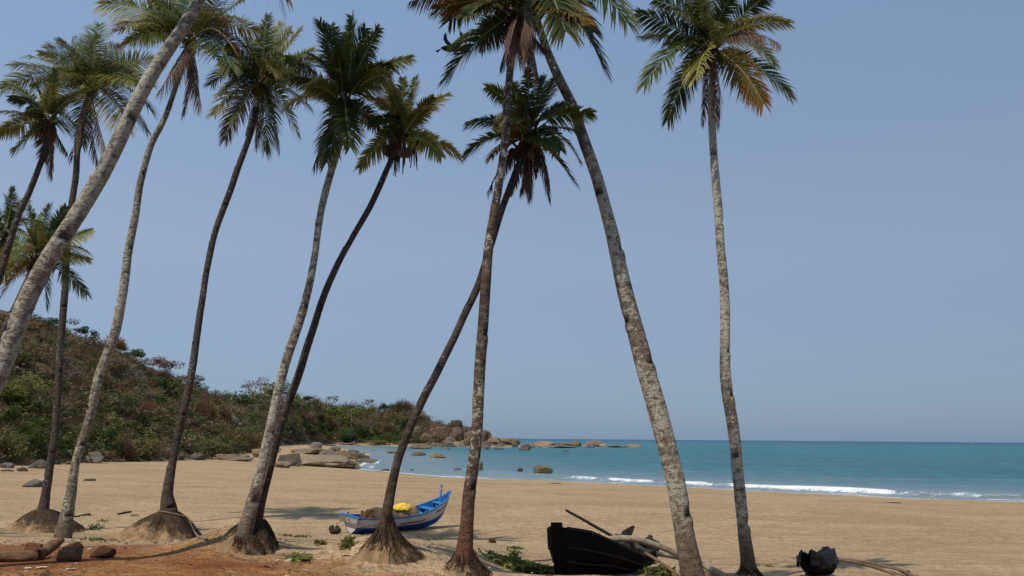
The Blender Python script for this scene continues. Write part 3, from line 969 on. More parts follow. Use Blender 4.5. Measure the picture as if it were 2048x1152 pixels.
palm([(764, 1075), (772, 1035), (784, 975), (800, 915), (824, 855), (850, 800), (880, 745), (910, 680), (930, 625), (952, 570), (970, 515), (986, 470), (1004, 420), (1020, 380), (1036, 335), (1046, 310)],
     [60, 38, 32, 28, 26, 25, 23, 21, 20, 19, 18, 17, 16, 15, 14, 13], (1058, 266),
     [(1056, 138, 'g'), (975, 175, 'g', .05), (1018, 165, 'g'), (1085, 153, 'g'), (1110, 155, 'y'), (1183, 225, 'g', .12), (1156, 264, 'd', .2), (1158, 320, 'y', .3), (1150, 366, 'd', .3), (1098, 402, 'b', .15), (1062, 392, 'b'), (1040, 388, 'b'), (1020, 382, 'b'), (976, 382, 'b', .3), (930, 312, 'd', .3), (936, 248, 'd', .35),
      (985, 312, 'o', .3), (1000, 200, 'g'), (1030, 245, 'y', .4), (1045, 340, 'b'), (1075, 350, 'b'), (1120, 300, 'd'), (990, 260, 'g'), (1130, 210, 'g')],
     'dark leaning trunk on a cone of roots in front of the blue boat', 'dark', base_px=(770, 1113), corr=[(500, .95), (600, .95), (780, .84), (950, .75), (1030, .8)], wf=(.64, 1), pe=1.75, seed=10, fill=5, mound=(1030, 706, 852, 1116), nuts=3)
palm([(926, 1150), (929, 1100), (932, 1050), (934, 990), (940, 930), (946, 870), (951, 790), (957, 700), (966, 625), (976, 555), (985, 480), (994, 400), (1002, 320), (1010, 245), (1016, 190), (1023, 130), (1034, 75)],
     [84, 50, 40, 36, 33, 31, 29, 29, 27, 26, 24, 21, 19, 18, 17, 17, 16], (1043, 18),
     [(892, 158, 'd', .18), (872, 18, 'o', .2), (905, 95, 'd', .2), (880, -30, 'o', .1), (1000, -140, 'g'), (1090, -140, 'g'), (950, -90, 'd'), (1140, -70, 'd'), (1052, 118, 'b'), (1078, 158, 'b'), (1062, 128, 'b'), (1000, 135, 'b'), (1034, 112, 'b'), (822, 2, 'b', .2), (1175, 45, 'o', .2), (1085, 95, 'b'), (1020, 90, 'b'), (1160, -10, 'd'), (930, 30, 'd', .2), (960, 90, 'd', .2), (1045, 80, 'b'), (1070, 90, 'b')],
     'red-brown footed trunk right of the blue boat, skirt of dead fronds at the top', 'brown', base_px=(930, 1142), corr=[(300, .95), (500, .9), (780, .9), (950, .84), (1050, .82), (1140, .9)], wf=(.78, 1), pe=1.7, seed=11, fill=6, mound=(1098, 868, 995, 1158))
palm([(1392, 1190), (1384, 1140), (1366, 1060), (1350, 985), (1331, 900), (1312, 820), (1290, 740), (1269, 650), (1246, 560), (1225, 485), (1206, 420), (1188, 350), (1166, 280), (1145, 212), (1120, 150), (1096, 85), (1076, 25), (1064, -30), (1055, -65)],
     [66, 56, 50, 47, 44, 42, 40, 38, 36, 33, 30, 28, 27, 25, 23, 20, 18, 17, 16], (1050, -84),
     [(1207, 136, 'd', .14), (1252, 42, 'd', .25), (1185, 60, 'd', .2), (1130, 60, 'd', .2), (820, -100, 'd'), (880, -230, 'g'), (1050, -400, 'g'), (1190, -310, 'g'), (1310, -130, 'g'), (1330, -40, 'd', .3), (960, -330, 'g'), (900, 40, 'd', .25)],
     'thick lichened trunk leaning left beside the dark canoe, crown mostly above the picture', 'lich', D=11.0, corr=[(150, 1), (500, .95), (780, .98), (950, .87), (1050, .8), (1150, .85)], wf=(.92, .9), seed=12, fill=5)
palm([(1500, 1160), (1495, 1110), (1486, 1050), (1478, 985), (1470, 925), (1462, 850), (1455, 760), (1450, 660), (1446, 560), (1440, 490), (1437, 420), (1431, 335), (1428, 250), (1424, 190), (1422, 145)],
     [48, 38, 34, 31, 29, 27, 25, 24, 22, 21, 20, 18, 17, 15, 14], (1421, 96),
     [(1276, 26, 'd', .12), (1286, 74, 'd', .15), (1330, -45, 'd'), (1395, -110, 'd'), (1482, -95, 'd'), (1540, -15, 'd'), (1576, 46, 'y', .3), (1560, 88, 'b', .45), (1548, 128, 'y', .4), (1580, 192, 'd', .28), (1526, 205, 'o', .15), (1500, 195, 'o', .1), (1290, 168, 'd', .35), (1336, 238, 'd', .3), (1392, 155, 'y', .2), (1374, 150, 'o', .1), (1405, 248, 'b'), (1440, 238, 'b'), (1345, 180, 'd', .2), (1350, 20, 'd'), (1470, -20, 'd'), (1310, 0, 'd', .1), (1425, 40, 'd'), (1500, 60, 'd', .2), (1438, 60, 'y', .1)],
     'nearly upright pale-flecked trunk, the rightmost palm, with orange fronds under its crown', 'lich', base_px=(1497, 1152), corr=[(150, .95), (500, .86), (780, .92), (950, .8), (1050, .72), (1150, .85)], wf=(.86, 1.05), pe=1.7, seed=13, fill=5, mound=(1128, 1470, 1528, 1158), nuts=3)
# ================================================================ ROCKS
def rockmat(name, a, b, c, streak=0.5):
    t = NT(name)
    co = t.coord('Generated')
    ow = t.n('ObjectInfo').outputs['Random']
    n1 = t.noise(2.2, 6, 0.65, co)
    n2 = t.noise(9.0, 5, 0.7, co)
    n3 = t.noise(3.0, 4, 0.6, t.coord('Generated', (3, 3, 0.6)), 1.0)
    col = t.mix(t.step(n1, 0.3, 0.7), a, b)
    col = t.mix(t.math('MULTIPLY', t.step(n3, 0.52, 0.68), streak), col, c)
    col = t.mix(t.step(n2, 0.6, 0.75, 0, 0.5), col, tuple(x * 0.45 for x in a))
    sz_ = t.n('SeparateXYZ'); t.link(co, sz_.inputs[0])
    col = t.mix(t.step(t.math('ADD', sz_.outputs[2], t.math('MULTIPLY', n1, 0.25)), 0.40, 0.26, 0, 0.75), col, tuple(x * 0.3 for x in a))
    hs = t.n('HueSaturation')
    t.link(t.step(ow, 0, 1, 0.72, 1.25), hs.inputs['Value'])
    t.link(col, hs.inputs['Color'])
    b_ = t.bump(n1, 0.8, 0.4)
    b_ = t.bump(n2, 0.6, 0.15, b_)
    return t.pbr(hs.outputs[0], 0.88, 0.15, b_)


ROCKM = {
    'tan': rockmat('tan_granite', (0.17, 0.13, 0.086), (0.25, 0.195, 0.13), (0.085, 0.062, 0.04)),
    'olive': rockmat('algae_brown_rock', (0.14, 0.11, 0.064), (0.22, 0.175, 0.105), (0.07, 0.053, 0.032)),
    'grey': rockmat('grey_weathered_rock', (0.125, 0.105, 0.09), (0.20, 0.17, 0.145), (0.06, 0.05, 0.043)),
    'red': rockmat('red_brown_rock', (0.078, 0.054, 0.040), (0.155, 0.105, 0.072), (0.034, 0.024, 0.018)),
    'dark': rockmat('dark_wet_rock', (0.10, 0.08, 0.065), (0.15, 0.12, 0.095), (0.05, 0.04, 0.035)),
    'later': rockmat('laterite_block', (0.23, 0.085, 0.042), (0.31, 0.15, 0.075), (0.10, 0.045, 0.028), 0.8),
}
import bmesh


def ico(sub):
    bm = bmesh.new()
    bmesh.ops.create_icosphere(bm, subdivisions=sub, radius=1.0)
    v = np.array([x.co[:] for x in bm.verts])
    f = np.array([[x.index for x in p.verts] for p in bm.faces])
    bm.free()
    return v, f


_IV, _IF = ico(4)


def rock_shape(seed, flat=0.0, blocky=0.25):
    rng = np.random.default_rng(seed)
    v = _IV.copy()
    for i in range(12):                        # knock off facets
        d = rng.normal(0, 1, 3); d /= np.linalg.norm(d)
        lim = rng.uniform(0.52, 0.86)
        h = v @ d
        v = v - np.maximum(h - lim, 0)[:, None] * d * (0.72 + blocky)
    r = 1 + 0.20 * fbm(_IV * 1.1 + seed * 3.1, 4, seed) + 0.07 * fbm(_IV * 4.5, 4, seed + 9)
    cr_ = np.abs(fbm(_IV * 1.4 + 9 + seed, 3, seed + 20))
    r -= 0.13 * np.exp(-(cr_ / 0.05) ** 2)      # cracks
    v = v * r[:, None]
    v[:, 2] = np.where(v[:, 2] < -0.25, -0.25 + (v[:, 2] + 0.25) * 0.4, v[:, 2])
    ext = np.abs(v[:, :2]).max()
    v[:, :2] /= ext
    v[:, 2] = (v[:, 2] - v[:, 2].min()) / (v[:, 2].max() - v[:, 2].min())
    return v


_rockcache = {}


def rock(px, py, wpx, hpx, kind, label=None, group=None, name='boulder', depth=1.0, seed=None, Y=None, sink=0.18, cat='rock'):
    """py: the pixel row where the rock meets sand, hill or water"""
    global _rk
    p = hit(px, py) if Y is None else at(px, py, Y)
    Yd = p[1]
    seed = (int(px * 7 + py * 3) % 10) if seed is None else seed
    key = (seed, kind)
    if key not in _rockcache:
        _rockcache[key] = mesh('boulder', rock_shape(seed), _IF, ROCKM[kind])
    o = ob(name, _rockcache[key])
    sx = wpx * Yd / FPX / 2
    sz = hpx * Yd / FPX / (1 - sink)
    sy = max(sx * 0.75 * depth, sz * 0.5)
    o.scale = (sx, sy, sz)
    o.rotation_euler = (0, 0, random.uniform(-0.35, 0.35) + (math.pi if (int(px) % 2) else 0))
    o.location = (p[0], p[1] + sy * 0.6, p[2] - sz * sink)
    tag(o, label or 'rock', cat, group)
    return o


random.seed(4)
SG = 'rocks standing in the sea'
rock(1083, 946, 46, 15, 'olive', 'large rounded tan boulder standing alone in shallow water left of the breakers', SG, depth=1.1, seed=2)
rock(1040, 942, 13, 7, 'dark', 'small dark rock beside the large lone boulder in the water', SG)
rock(957, 942, 24, 20, 'olive', 'tall brown boulder in the water half hidden by the red-brown footed trunk', SG, seed=5)
rock(916, 940, 20, 4, 'dark', 'low flat rock awash just left of the tall brown boulder', SG)
rock(782, 907, 24, 6, 'olive', 'low tan rock in the cove water left of the leaning dark trunk', SG)
rock(792, 914, 14, 5, 'red', 'small reddish rock in front of the low tan cove rock', SG)
rock(838, 912, 34, 8, 'olive', 'long flat rock in the water just right of the leaning dark trunk', SG)
rock(877, 916, 38, 10, 'olive', 'two-humped brown rock in mid water between the two trunks', SG)
rock(770, 942, 18, 5, 'dark', 'small dark rock near the shoreline left of the leaning dark trunk', SG)
rock(822, 941, 10, 3, 'dark', 'tiny dark rock awash right of the leaning dark trunk', SG)
rock(728, 907, 5, 3, 'dark', 'tiny rock poking out of the water off the end of the rock shelf', SG)
rock(1132, 903, 16, 2.5, 'dark', 'thin dark rock barely breaking the water in front of the long reef', SG)
SH = 'rocks of the shelf beside the cove'
for a in [(640, 934, 150, 23, 'tan', 'broad smooth tan rock slab, largest of the rock shelf', 1.2), (575, 932, 62, 24, 'dark', 'dark edged boulder where the rock shelf starts beside the twin trunks', 1),
          (560, 935, 46, 12, 'olive', 'low olive rock at the near left corner of the rock shelf', 1), (672, 936, 100, 17, 'olive', 'long olive slab at the water edge of the rock shelf', .8),
          (694, 937, 50, 12, 'olive', 'rounded outermost slab of the shelf with foam at its foot', 1), (655, 917, 44, 19, 'grey', 'grey split boulder in the middle of the rock shelf', 1),
          (708, 919, 62, 15, 'olive', 'dark-stained brown boulder pair on the right of the shelf', 1), (704, 909, 27, 9, 'dark', 'dark boulder behind the brown pair on the shelf', 1),
          (735, 925, 52, 8, 'dark', 'low dark rock tongue running into the water from the shelf', .7), (632, 896, 30, 12, 'grey', 'grey boulder in front of the far beached boats', 1),
          (575, 890, 27, 9, 'dark', 'dark boulder behind the twin trunks near the cove', 1), (630, 899, 15, 6, 'grey', 'small grey stone in front of the grey boulder by the boats', 1),
          (610, 908, 110, 11, 'tan', 'pale tan sheet of rock behind the broad slab', 1.2), (668, 903, 26, 10, 'olive', 'brown boulder heading the line of rocks into the cove', 1),
          (683, 910, 24, 9, 'olive', 'brown boulder second in the line of rocks into the cove', 1), (454, 921, 90, 12, 'tan', 'flat pale sheet of rock on the sand under the hill', 1.1),
          (520, 916, 44, 18, 'tan', 'pinkish pale rock left of the twin trunks', 1), (596, 884, 20, 8, 'grey', 'grey stone on the far beach left of the boats', 1), (545, 905, 40, 12, 'tan', 'tan rock just right of the twin trunks', 1), (662, 929, 26, 9, 'dark', 'dark stone lying on the broad smooth slab', 1), (618, 921, 34, 9, 'grey', 'grey stone behind the broad smooth slab', 1), (684, 926, 30, 9, 'dark', 'dark stone between the broad slab and the brown pair', 1)]:
    rock(a[0], a[1], a[2], a[3], a[4], a[5], SH, depth=a[6])
HG = 'boulders along the foot of the hill'
for a in [(187, 927, 40, 23, 'grey', 'big round grey boulder right of the orange-crowned trunk at the hill foot'), (68, 937, 46, 17, 'grey', 'long grey boulder at the hill foot left of the thin dark trunk'),
          (40, 943, 22, 8, 'dark', 'small dark boulder in front of the long grey one'), (6, 936, 32, 10, 'grey', 'grey boulder at the left edge under the bushes'), (12, 943, 26, 4, 'dark', 'flat dark stone at the left edge on the sand'),
          (331, 917, 22, 20, 'dark', 'upright dark boulder touching the left of the roped palm trunk'), (388, 920, 42, 14, 'grey', 'wide grey boulder right of the roped palm trunk'),
          (357, 918, 20, 10, 'dark', 'dark stone tucked behind the roped palm trunk'), (318, 921, 18, 6, 'grey', 'small grey stone left of the upright dark boulder'), (274, 923, 15, 7, 'grey', 'small grey stone alone between two palms at the hill foot'),
          (256, 921, 26, 18, 'grey', 'pale grey boulder under the olive bush between two palms'), (240, 924, 26, 6, 'dark', 'flat dark rock in front of the pale grey boulder'), (135, 929, 22, 6, 'tan', 'flat brown stone between the two leftmost trunks'),
          (112, 929, 18, 6, 'dark', 'flat dark stone right of the thin dark trunk'), (208, 924, 16, 5, 'grey', 'small stone just right of the big round boulder'), (296, 921, 12, 5, 'dark', 'tiny dark stone in the row below the hill'),
          (62, 974, 46, 15, 'grey', 'half buried grey boulder out on the open sand at left'), (178, 962, 30, 4, 'dark', 'thin flat dark stone on the open sand at left'),
          (48, 895, 22, 22, 'tan', 'pale pointed rock standing among the bushes at left')]:
    rock(a[0], a[1], a[2], a[3], a[4], a[5], HG)
RG = 'rocks of the long low reef'
for i, a in enumerate([(845, 898, 50, 13, 'tan'), (872, 894, 30, 10, 'tan'), (895, 894, 28, 15, 'grey'), (918, 894, 28, 13, 'tan'), (893, 898, 18, 3, 'tan'), (972, 899, 16, 10, 'grey'), (997, 899, 23, 10, 'grey'),
          (968, 894, 26, 15, 'dark'), (1018, 890, 46, 16, 'tan'), (1017, 878, 26, 9, 'tan'), (1028, 895, 16, 13, 'grey'), (1051, 901, 25, 16, 'grey'), (1062, 896, 22, 12, 'grey'), (1085, 894, 58, 14, 'tan'), (1110, 896, 100, 6, 'tan'),
          (1128, 893, 38, 10, 'grey'), (1152, 893, 26, 14, 'tan'), (1176, 895, 28, 15, 'grey'), (1190, 893, 36, 14, 'tan'), (1206, 894, 20, 9, 'tan'), (1232, 895, 42, 6, 'tan'), (1266, 895, 40, 8, 'tan')]):
    lab = {2: 'grey boulder at the foot of the headland between the two central trunks', 0: 'smooth tan boulder at the waterline just right of the leaning dark trunk', 11: 'dark square boulder standing in front of the reef',
           21: 'outermost low tan rock at the end of the reef', 17: 'steep grey block with a shaded side near the end of the reef', 8: 'big tan boulder where the reef leaves the headland', 9: 'tan boulder topping the start of the reef',
           14: 'long low slab at the waterline of the reef', 13: 'broad pale slab in the middle of the reef'}.get(i)
    rock(a[0], a[1], a[2], a[3] * .82, a[4], lab or 'weathered rock in the low reef running out from the headland', RG, seed=i % 10)
CG = 'boulders of the headland cliff'
for i, a in enumerate([(850, 888, 44, 26, 'red'), (882, 878, 60, 30, 'red'), (914, 884, 44, 36, 'red'), (902, 890, 40, 20, 'dark'), (938, 888, 44, 32, 'red'), (965, 884, 50, 28, 'red'), (985, 888, 44, 18, 'tan'), (873, 862, 40, 20, 'red'), (912, 860, 36, 24, 'red'),
          (832, 870, 40, 22, 'red'), (945, 870, 34, 20, 'red'), (865, 890, 30, 14, 'dark'), (930, 893, 26, 12, 'dark'), (955, 893, 30, 16, 'tan'), (820, 884, 26, 14, 'red'), (990, 880, 34, 14, 'red'), (1005, 884, 24, 9, 'tan'), (890, 846, 30, 14, 'grey'), (800, 890, 22, 7, 'tan'), (775, 891, 18, 6, 'grey'), (762, 891, 12, 5, 'red'),
          (1000, 893, 20, 9, 'dark'), (948, 860, 26, 12, 'red')]):
    lab = {0: 'reddish boulder face at the base of the headland right of the leaning trunk', 2: 'tall dark red crag on the headland skyline', 18: 'low tan rock on the cove beach below the headland', 4: 'red boulder half behind the red-brown footed trunk on the headland'}.get(i)
    rock(a[0], a[1], a[2] * .72, a[3] * .82, a[4], lab or 'red-brown boulder piled on the headland cliff', CG, seed=i % 10, depth=0.9)
    for j in range(2):
        rock(a[0] + random.uniform(-.5, .5) * a[2], a[1] - random.uniform(-.1, .45) * a[3], a[2] * random.uniform(.28, .5), a[3] * random.uniform(.3, .5), random.choice(['red', 'red', 'tan', 'dark']), 'red-brown boulder piled on the headland cliff', CG, seed=random.randint(0, 9))
rock(452, 846, 46, 20, 'grey', 'bare grey rock slab showing through the scrub on the hill', None, seed=3)

# ================================================================ HILL VEGETATION
def leafy(name, a, b, tr=0.3):
    t = NT(name)
    lv = t.vattr('leaf')
    oi = t.n('ObjectInfo').outputs['Random']
    c = t.mix(lv[0], a, b)
    hs = t.n('HueSaturation')
    t.link(t.math('ADD', t.math('MULTIPLY', lv[1], 0.7), t.step(oi, 0, 1, 0.5, 0.8)), hs.inputs['Value'])
    t.link(c, hs.inputs['Color'])
    return t.pbr(hs.outputs[0], 0.75, 0.15, None, (tr, t.mix(0.4, hs.outputs[0], b)))


VEG = {
    'green': leafy('bright_green_leaves', (0.035, 0.07, 0.014), (0.085, 0.135, 0.026)),
    'dark': leafy('dark_green_leaves', (0.024, 0.05, 0.017), (0.05, 0.085, 0.025)),
    'olive': leafy('olive_leaves', (0.088, 0.086, 0.028), (0.165, 0.15, 0.052)),
    'brown': leafy('dry_brown_scrub', (0.10, 0.07, 0.038), (0.18, 0.125, 0.07), 0.15),
    'grey': leafy('bare_grey_twigs', (0.12, 0.098, 0.074), (0.21, 0.172, 0.13), 0.05),
    'yellow': leafy('yellow_green_leaves', (0.10, 0.12, 0.03), (0.19, 0.19, 0.055)),
    'pale': leafy('pale_green_leaves', (0.10, 0.105, 0.05), (0.17, 0.165, 0.085)),
    'red': leafy('rust_dry_leaves', (0.15, 0.072, 0.04), (0.24, 0.125, 0.068), 0.15),
}
TWIG = simple('pale_tree_bark', (0.24, 0.205, 0.17), (0.12, 0.10, 0.08), 6, 0.9, 0.1, 0.4)


def leaf_cloud(rng, n, size, lobes=7, up=0.6):
    """n leaf quads through the volume of a lumpy crown of unit half width"""
    cen = rng.normal(0, 0.42, (lobes, 3)) * [1, 1, 0.55] + [0, 0, 0.05]
    rad = rng.uniform(0.28, 0.5, lobes)
    k = rng.integers(0, lobes, n)
    d = rng.normal(0, 1, (n, 3)); d /= np.linalg.norm(d, axis=1)[:, None]
    p = cen[k] + d * (rad[k] * rng.uniform(0.35, 1.0, n) ** 0.5)[:, None] * [1, 1, 0.8]
    nrm = d * 0.6 + rng.normal(0, 0.5, (n, 3)) + [0, 0, up]
    nrm /= np.linalg.norm(nrm, axis=1)[:, None]
    t1 = np.cross(nrm, rng.normal(0, 1, (n, 3))); t1 /= np.linalg.norm(t1, axis=1)[:, None] + 1e-9
    t2 = np.cross(nrm, t1)
    s = size * rng.uniform(0.6, 1.4, n)[:, None]
    V = np.stack([p - t1 * s * 0.5, p + t2 * s * 0.32, p + t1 * s * 0.6, p - t2 * s * 0.32], 1)
    A = np.stack([rng.random(n), rng.random(n) * 0.55 + 0.45 * _hash(k, k * 0, k * 0, 3), np.zeros(n)], 1)
    return V, np.repeat(A[:, None, :], 4, 1)


def twig_cloud(rng, n, size, spread=1.0):
    """thin twigs fanning up and out from the base, unit half width"""
    th = rng.uniform(0, 2 * np.pi, n)
    el = np.arcsin(rng.uniform(0.05, 1, n))
    d = np.stack([np.cos(th) * np.cos(el) * spread, np.sin(th) * np.cos(el) * spread, np.sin(el)], 1)
    r0, r1 = rng.uniform(0.2, 0.75, n), rng.uniform(0.8, 1.05, n)
    lump = 1 + 0.25 * vnoise(d * 2.2, int(rng.integers(0, 999)))
    p0 = d * (r0 * lump)[:, None] * [1, 1, 1.0] + rng.normal(0, .06, (n, 3)) - [0, 0, 0.5]
    p1 = d * (r1 * lump)[:, None] * [1, 1, 1.0] + rng.normal(0, .10, (n, 3)) - [0, 0, 0.5]
    w_ = np.cross(p1 - p0, rng.normal(0, 1, (n, 3))); w_ /= np.linalg.norm(w_, axis=1)[:, None] + 1e-9
    s = size * rng.uniform(0.6, 1.4, n)[:, None]
    V = np.stack([p0 - w_ * s, p0 + w_ * s, p1 + w_ * s * 0.5, p1 - w_ * s * 0.5], 1)
    A = np.stack([rng.random(n), rng.random(n), np.zeros(n)], 1)
    return V, np.repeat(A[:, None, :], 4, 1)


def limbs(rng, h, w, r0, depth=4, spread=0.65):
    mb = MB()

    def grow(p, d, L, r, k):
        n = 4
        pts = [p]
        for i in range(n):
            d = d + rng.normal(0, 0.13, 3) + [0, 0, 0.04]
            d /= np.linalg.norm(d)
            pts.append(pts[-1] + d * L / n)
        mb.tube(np.array(pts), np.linspace(r, r * 0.62, n + 1), 5 if k > 1 else 3, cap=False)
        if k > 0:
            for j in range(2 if k < depth else 3):
                dd = d + rng.normal(0, spread, 3) * [1, 1, 0.55] + [0, 0, 0.12]
                dd /= np.linalg.norm(dd)
                grow(pts[-1 - (j % 2)], dd, L * rng.uniform(0.6, 0.85), r * 0.58, k - 1)
    grow(np.array([0, 0, -0.3]), np.array([rng.normal(0, .15), rng.normal(0, .15), 1.0]), h * 0.38, r0, depth)
    return mb


def bush(px, py, wpx, hpx, kind, label, form='bush', seed=0, group='bushes and trees on the hill', name=None, cat=None, n=1500, Y=None):
    rng = np.random.default_rng(seed + 200)
    p = hit(px, py) if Y is None else at(px, py, Y)
    while Y is None and p[1] > np.interp(p[0] / p[1], _rq, _rr) * 1.02 and py < 900:
        py += 2
        hpx += 2
        p = hit(px, py)
    k = p[1] / FPX
    W, H = wpx * k / 2, hpx * k
    root = thing(name or ('tree' if form in ('tree', 'bare') else 'bush'), p, label, cat or ('tree' if form in ('tree', 'bare') else 'bush'), group)
    if form in ('tree', 'bare'):
        mb = limbs(rng, H, W, max(0.14, H * (0.034 if form == 'bare' else 0.022)), 5 if form == 'bare' else 3)
        v = np.concatenate(mb.v)
        sx = W / max(np.abs(v[:, :2]).max(), 0.1)
        mb.v = [q * [sx if form == 'bare' else min(sx, 1.0), sx if form == 'bare' else min(sx, 1.0), H / max(v[:, 2].max(), 0.1) * (1.0 if form == 'bare' else 0.8)] for q in mb.v]
        mb.build('trunk', TWIG, root)
    if form == 'bare':
        V, A = leaf_cloud(rng, n // 5, 0.07 + 1.6 * k / max(W, .1), 6)
        c = np.array([0, 0, H * 0.72]); S = np.array([W, W, H * 0.30])
    elif form == 'tree':
        V, A = leaf_cloud(rng, n, 0.065 + 1.1 * k / W, 11)
        c = np.array([0, 0, H * 0.55]); S = np.array([W * 1.05, W * 1.05, H * 0.56])
    elif form == 'twigs':
        V, A = twig_cloud(rng, n, 0.006 + 0.22 * k / W)
        V = V + [0, 0, 0.5]
        c = np.array([0, 0, 0]); S = np.array([W, W, H])
    else:
        V, A = leaf_cloud(rng, n, 0.065 + 1.1 * k / W, 10)
        c = np.array([0, 0, H * 0.45]); S = np.array([W * 1.05, W * 1.05, H * 0.62])
    V = V * S + c
    N = len(V)
    ob('twigs' if form == 'twigs' else ('crown' if form in ('tree', 'bare') else 'foliage'),
       mesh('leaves', V.reshape(-1, 3), np.arange(N * 4).reshape(-1, 4), VEG[kind], attrs={'leaf': A.reshape(-1, 3)}), root)
    if form not in ('tree', 'bare'):
        mb = MB()
        for i in range(5):
            a = i * 1.3
            mb.tube([[0, 0, -0.2], [math.cos(a) * W * .15, math.sin(a) * W * .15, H * .25], [math.cos(a) * W * .35, math.sin(a) * W * .35, H * .5]], [0.06, 0.045, 0.02], 4, cap=False)
        mb.build('stem', TWIG, root)
    return root


for i, a in enumerate([
    (66, 908, 74, 64, 'green', 'bright green rounded bush at the hill foot behind the thin dark trunk', 'bush'),
    (212, 902, 62, 62, 'green', 'bright green bush at the hill foot right of the orange-crowned trunk', 'bush'),
    (12, 915, 70, 55, 'olive', 'olive bush at the left edge under the hill', 'bush'),
    (62, 830, 105, 84, 'yellow', 'broad olive-yellow tree on the slope behind the thin dark trunk', 'tree'),
    (248, 842, 92, 66, 'pale', 'pale grey-green spreading tree on the slope left of the roped palm', 'tree'),
    (16, 852, 40, 40, 'green', 'vivid green bush cut by the left edge', 'bush'),
    (132, 905, 54, 36, 'olive', 'olive bush between the two leftmost trunks', 'bush'),
    (100, 662, 60, 34, 'dark', 'dark green treetop on the skyline at far left', 'bush'),
    (268, 716, 36, 24, 'green', 'bright green bush on the ridge skyline', 'bush'),
    (330, 792, 56, 44, 'dark', 'dark green bush on the slope left of the roped trunk', 'bush'),
    (316, 752, 66, 44, 'red', 'rusty dry tree on the ridge left of the roped trunk', 'tree'),
    (144, 778, 44, 42, 'grey', 'leafless tree with white branches on the slope', 'bare'),
    (475, 812, 80, 30, 'dark', 'dark green bushes along the ridge above the grey slab', 'bush'),
    (482, 876, 66, 28, 'green', 'long bright green bush at the hill foot left of the twin trunks', 'bush'),
    (495, 905, 70, 40, 'brown', 'round leafless brown thicket on the sand left of the twin trunks', 'twigs'),
    (422, 908, 66, 32, 'olive', 'low olive bush at the hill foot right of the roped trunk', 'bush'),
    (362, 890, 46, 34, 'green', 'green bush just behind the roped trunk at the hill foot', 'bush'),
    (405, 842, 60, 42, 'brown', 'dry brown thicket on the slope right of the roped trunk', 'twigs'),
    (292, 915, 74, 48, 'olive', 'olive-brown bush at the hill foot between two palms', 'bush'),
    (247, 918, 50, 40, 'brown', 'brown thicket right of the bright green bush', 'twigs'),
    (545, 790, 62, 34, 'pale', 'spreading dry tree on the skyline behind the mottled trunk', 'tree'),
    (506, 790, 48, 32, 'grey', 'leafless tree on the skyline left of the mottled trunk', 'bare'),
    (622, 878, 40, 30, 'green', 'bright green round tree beside the cove boats', 'tree'),
    (644, 872, 30, 28, 'green', 'second darker green tree right behind the bright one at the cove', 'tree'),
    (704, 862, 66, 58, 'yellow', 'broad yellow-green tree on the headland above the cove', 'tree'),
    (664, 812, 32, 20, 'grey', 'leafless grey tree on the headland skyline left of the yellow-green one', 'bare'),
    (738, 824, 28, 26, 'grey', 'leafless grey tree on the headland skyline right of the yellow-green one', 'bare'),
    (766, 826, 30, 20, 'dark', 'dull green tree on the headland skyline', 'tree'),
    (802, 820, 62, 18, 'grey', 'row of grey leafless scrub on the headland top', 'twigs'),
    (741, 872, 12, 36, 'grey', 'pale dead tree standing on the headland slope', 'bare'),
    (806, 856, 28, 24, 'dark', 'dark green bush on the headland slope by the leaning trunk', 'bush'),
    (692, 886, 60, 26, 'dark', 'dark shady thicket right behind the beached boats', 'bush'),
    (756, 889, 54, 12, 'yellow', 'low yellow-green bush along the cove beach', 'bush'),
    (604, 806, 40, 16, 'dark', 'dark bush on the skyline between the twin trunks and the cove', 'bush'),
    (384, 772, 46, 26, 'brown', 'dry brown tree on the skyline right of the roped trunk', 'tree'),
    (232, 700, 44, 26, 'red', 'rust coloured scrub on the skyline right of the orange-crowned trunk', 'twigs'),
    (172, 676, 40, 26, 'dark', 'dark leafless bush on the skyline at left', 'bush'),
    (210, 836, 30, 26, 'green', 'small vivid green bush right of the orange-crowned trunk on the slope', 'bush'),
    (420, 872, 40, 24, 'olive', 'olive bush on the lower slope right of the roped trunk', 'bush'),
    (640, 848, 34, 24, 'olive', 'olive tree on the cove slope left of the yellow-green tree', 'tree'),
    (570, 862, 30, 30, 'olive', 'olive tree behind the twin trunks', 'tree'),
    (780, 870, 34, 22, 'brown', 'brown thicket on the headland slope', 'twigs'),
    (664, 862, 30, 20, 'brown', 'brown thicket between the cove trees', 'twigs'),
    (200, 780, 46, 34, 'brown', 'brown thicket on the hill behind the orange-crowned trunk', 'twigs'),
    (30, 740, 60, 44, 'olive', 'olive tree on the hill behind the thick leaning trunk', 'tree'),
    (300, 840, 50, 34, 'red', 'rusty thicket in the middle of the slope', 'twigs'),
    (446, 850, 40, 30, 'brown', 'brown thicket below the grey slab', 'twigs'),
    (128, 745, 46, 40, 'grey', 'leafless pale tree high on the slope right of the thin dark trunk', 'bare'),
    (356, 790, 44, 40, 'grey', 'leafless pale tree touching the left of the roped trunk near the ridge', 'bare'),
    (428, 818, 44, 36, 'grey', 'leafless pale tree near the ridge right of the roped trunk', 'bare'),
    (288, 812, 40, 34, 'grey', 'leafless pale tree in the middle of the slope left of the roped trunk', 'bare'),
    (90, 772, 44, 36, 'brown', 'dry brown tree on the slope left of the thin dark trunk', 'tree'),
    (230, 760, 60, 44, 'brown', 'broad dry brown tree on the slope right of the orange-crowned trunk', 'tree'),
    (590, 824, 40, 26, 'green', 'green tree above the cove right of the twin trunks', 'tree'),
    (726, 880, 40, 26, 'dark', 'dark green tree right of the beached boats', 'tree'),
    (672, 838, 36, 24, 'dark', 'dark green tree left of the broad yellow-green one', 'tree'),
]):
    bush(*a, seed=i)

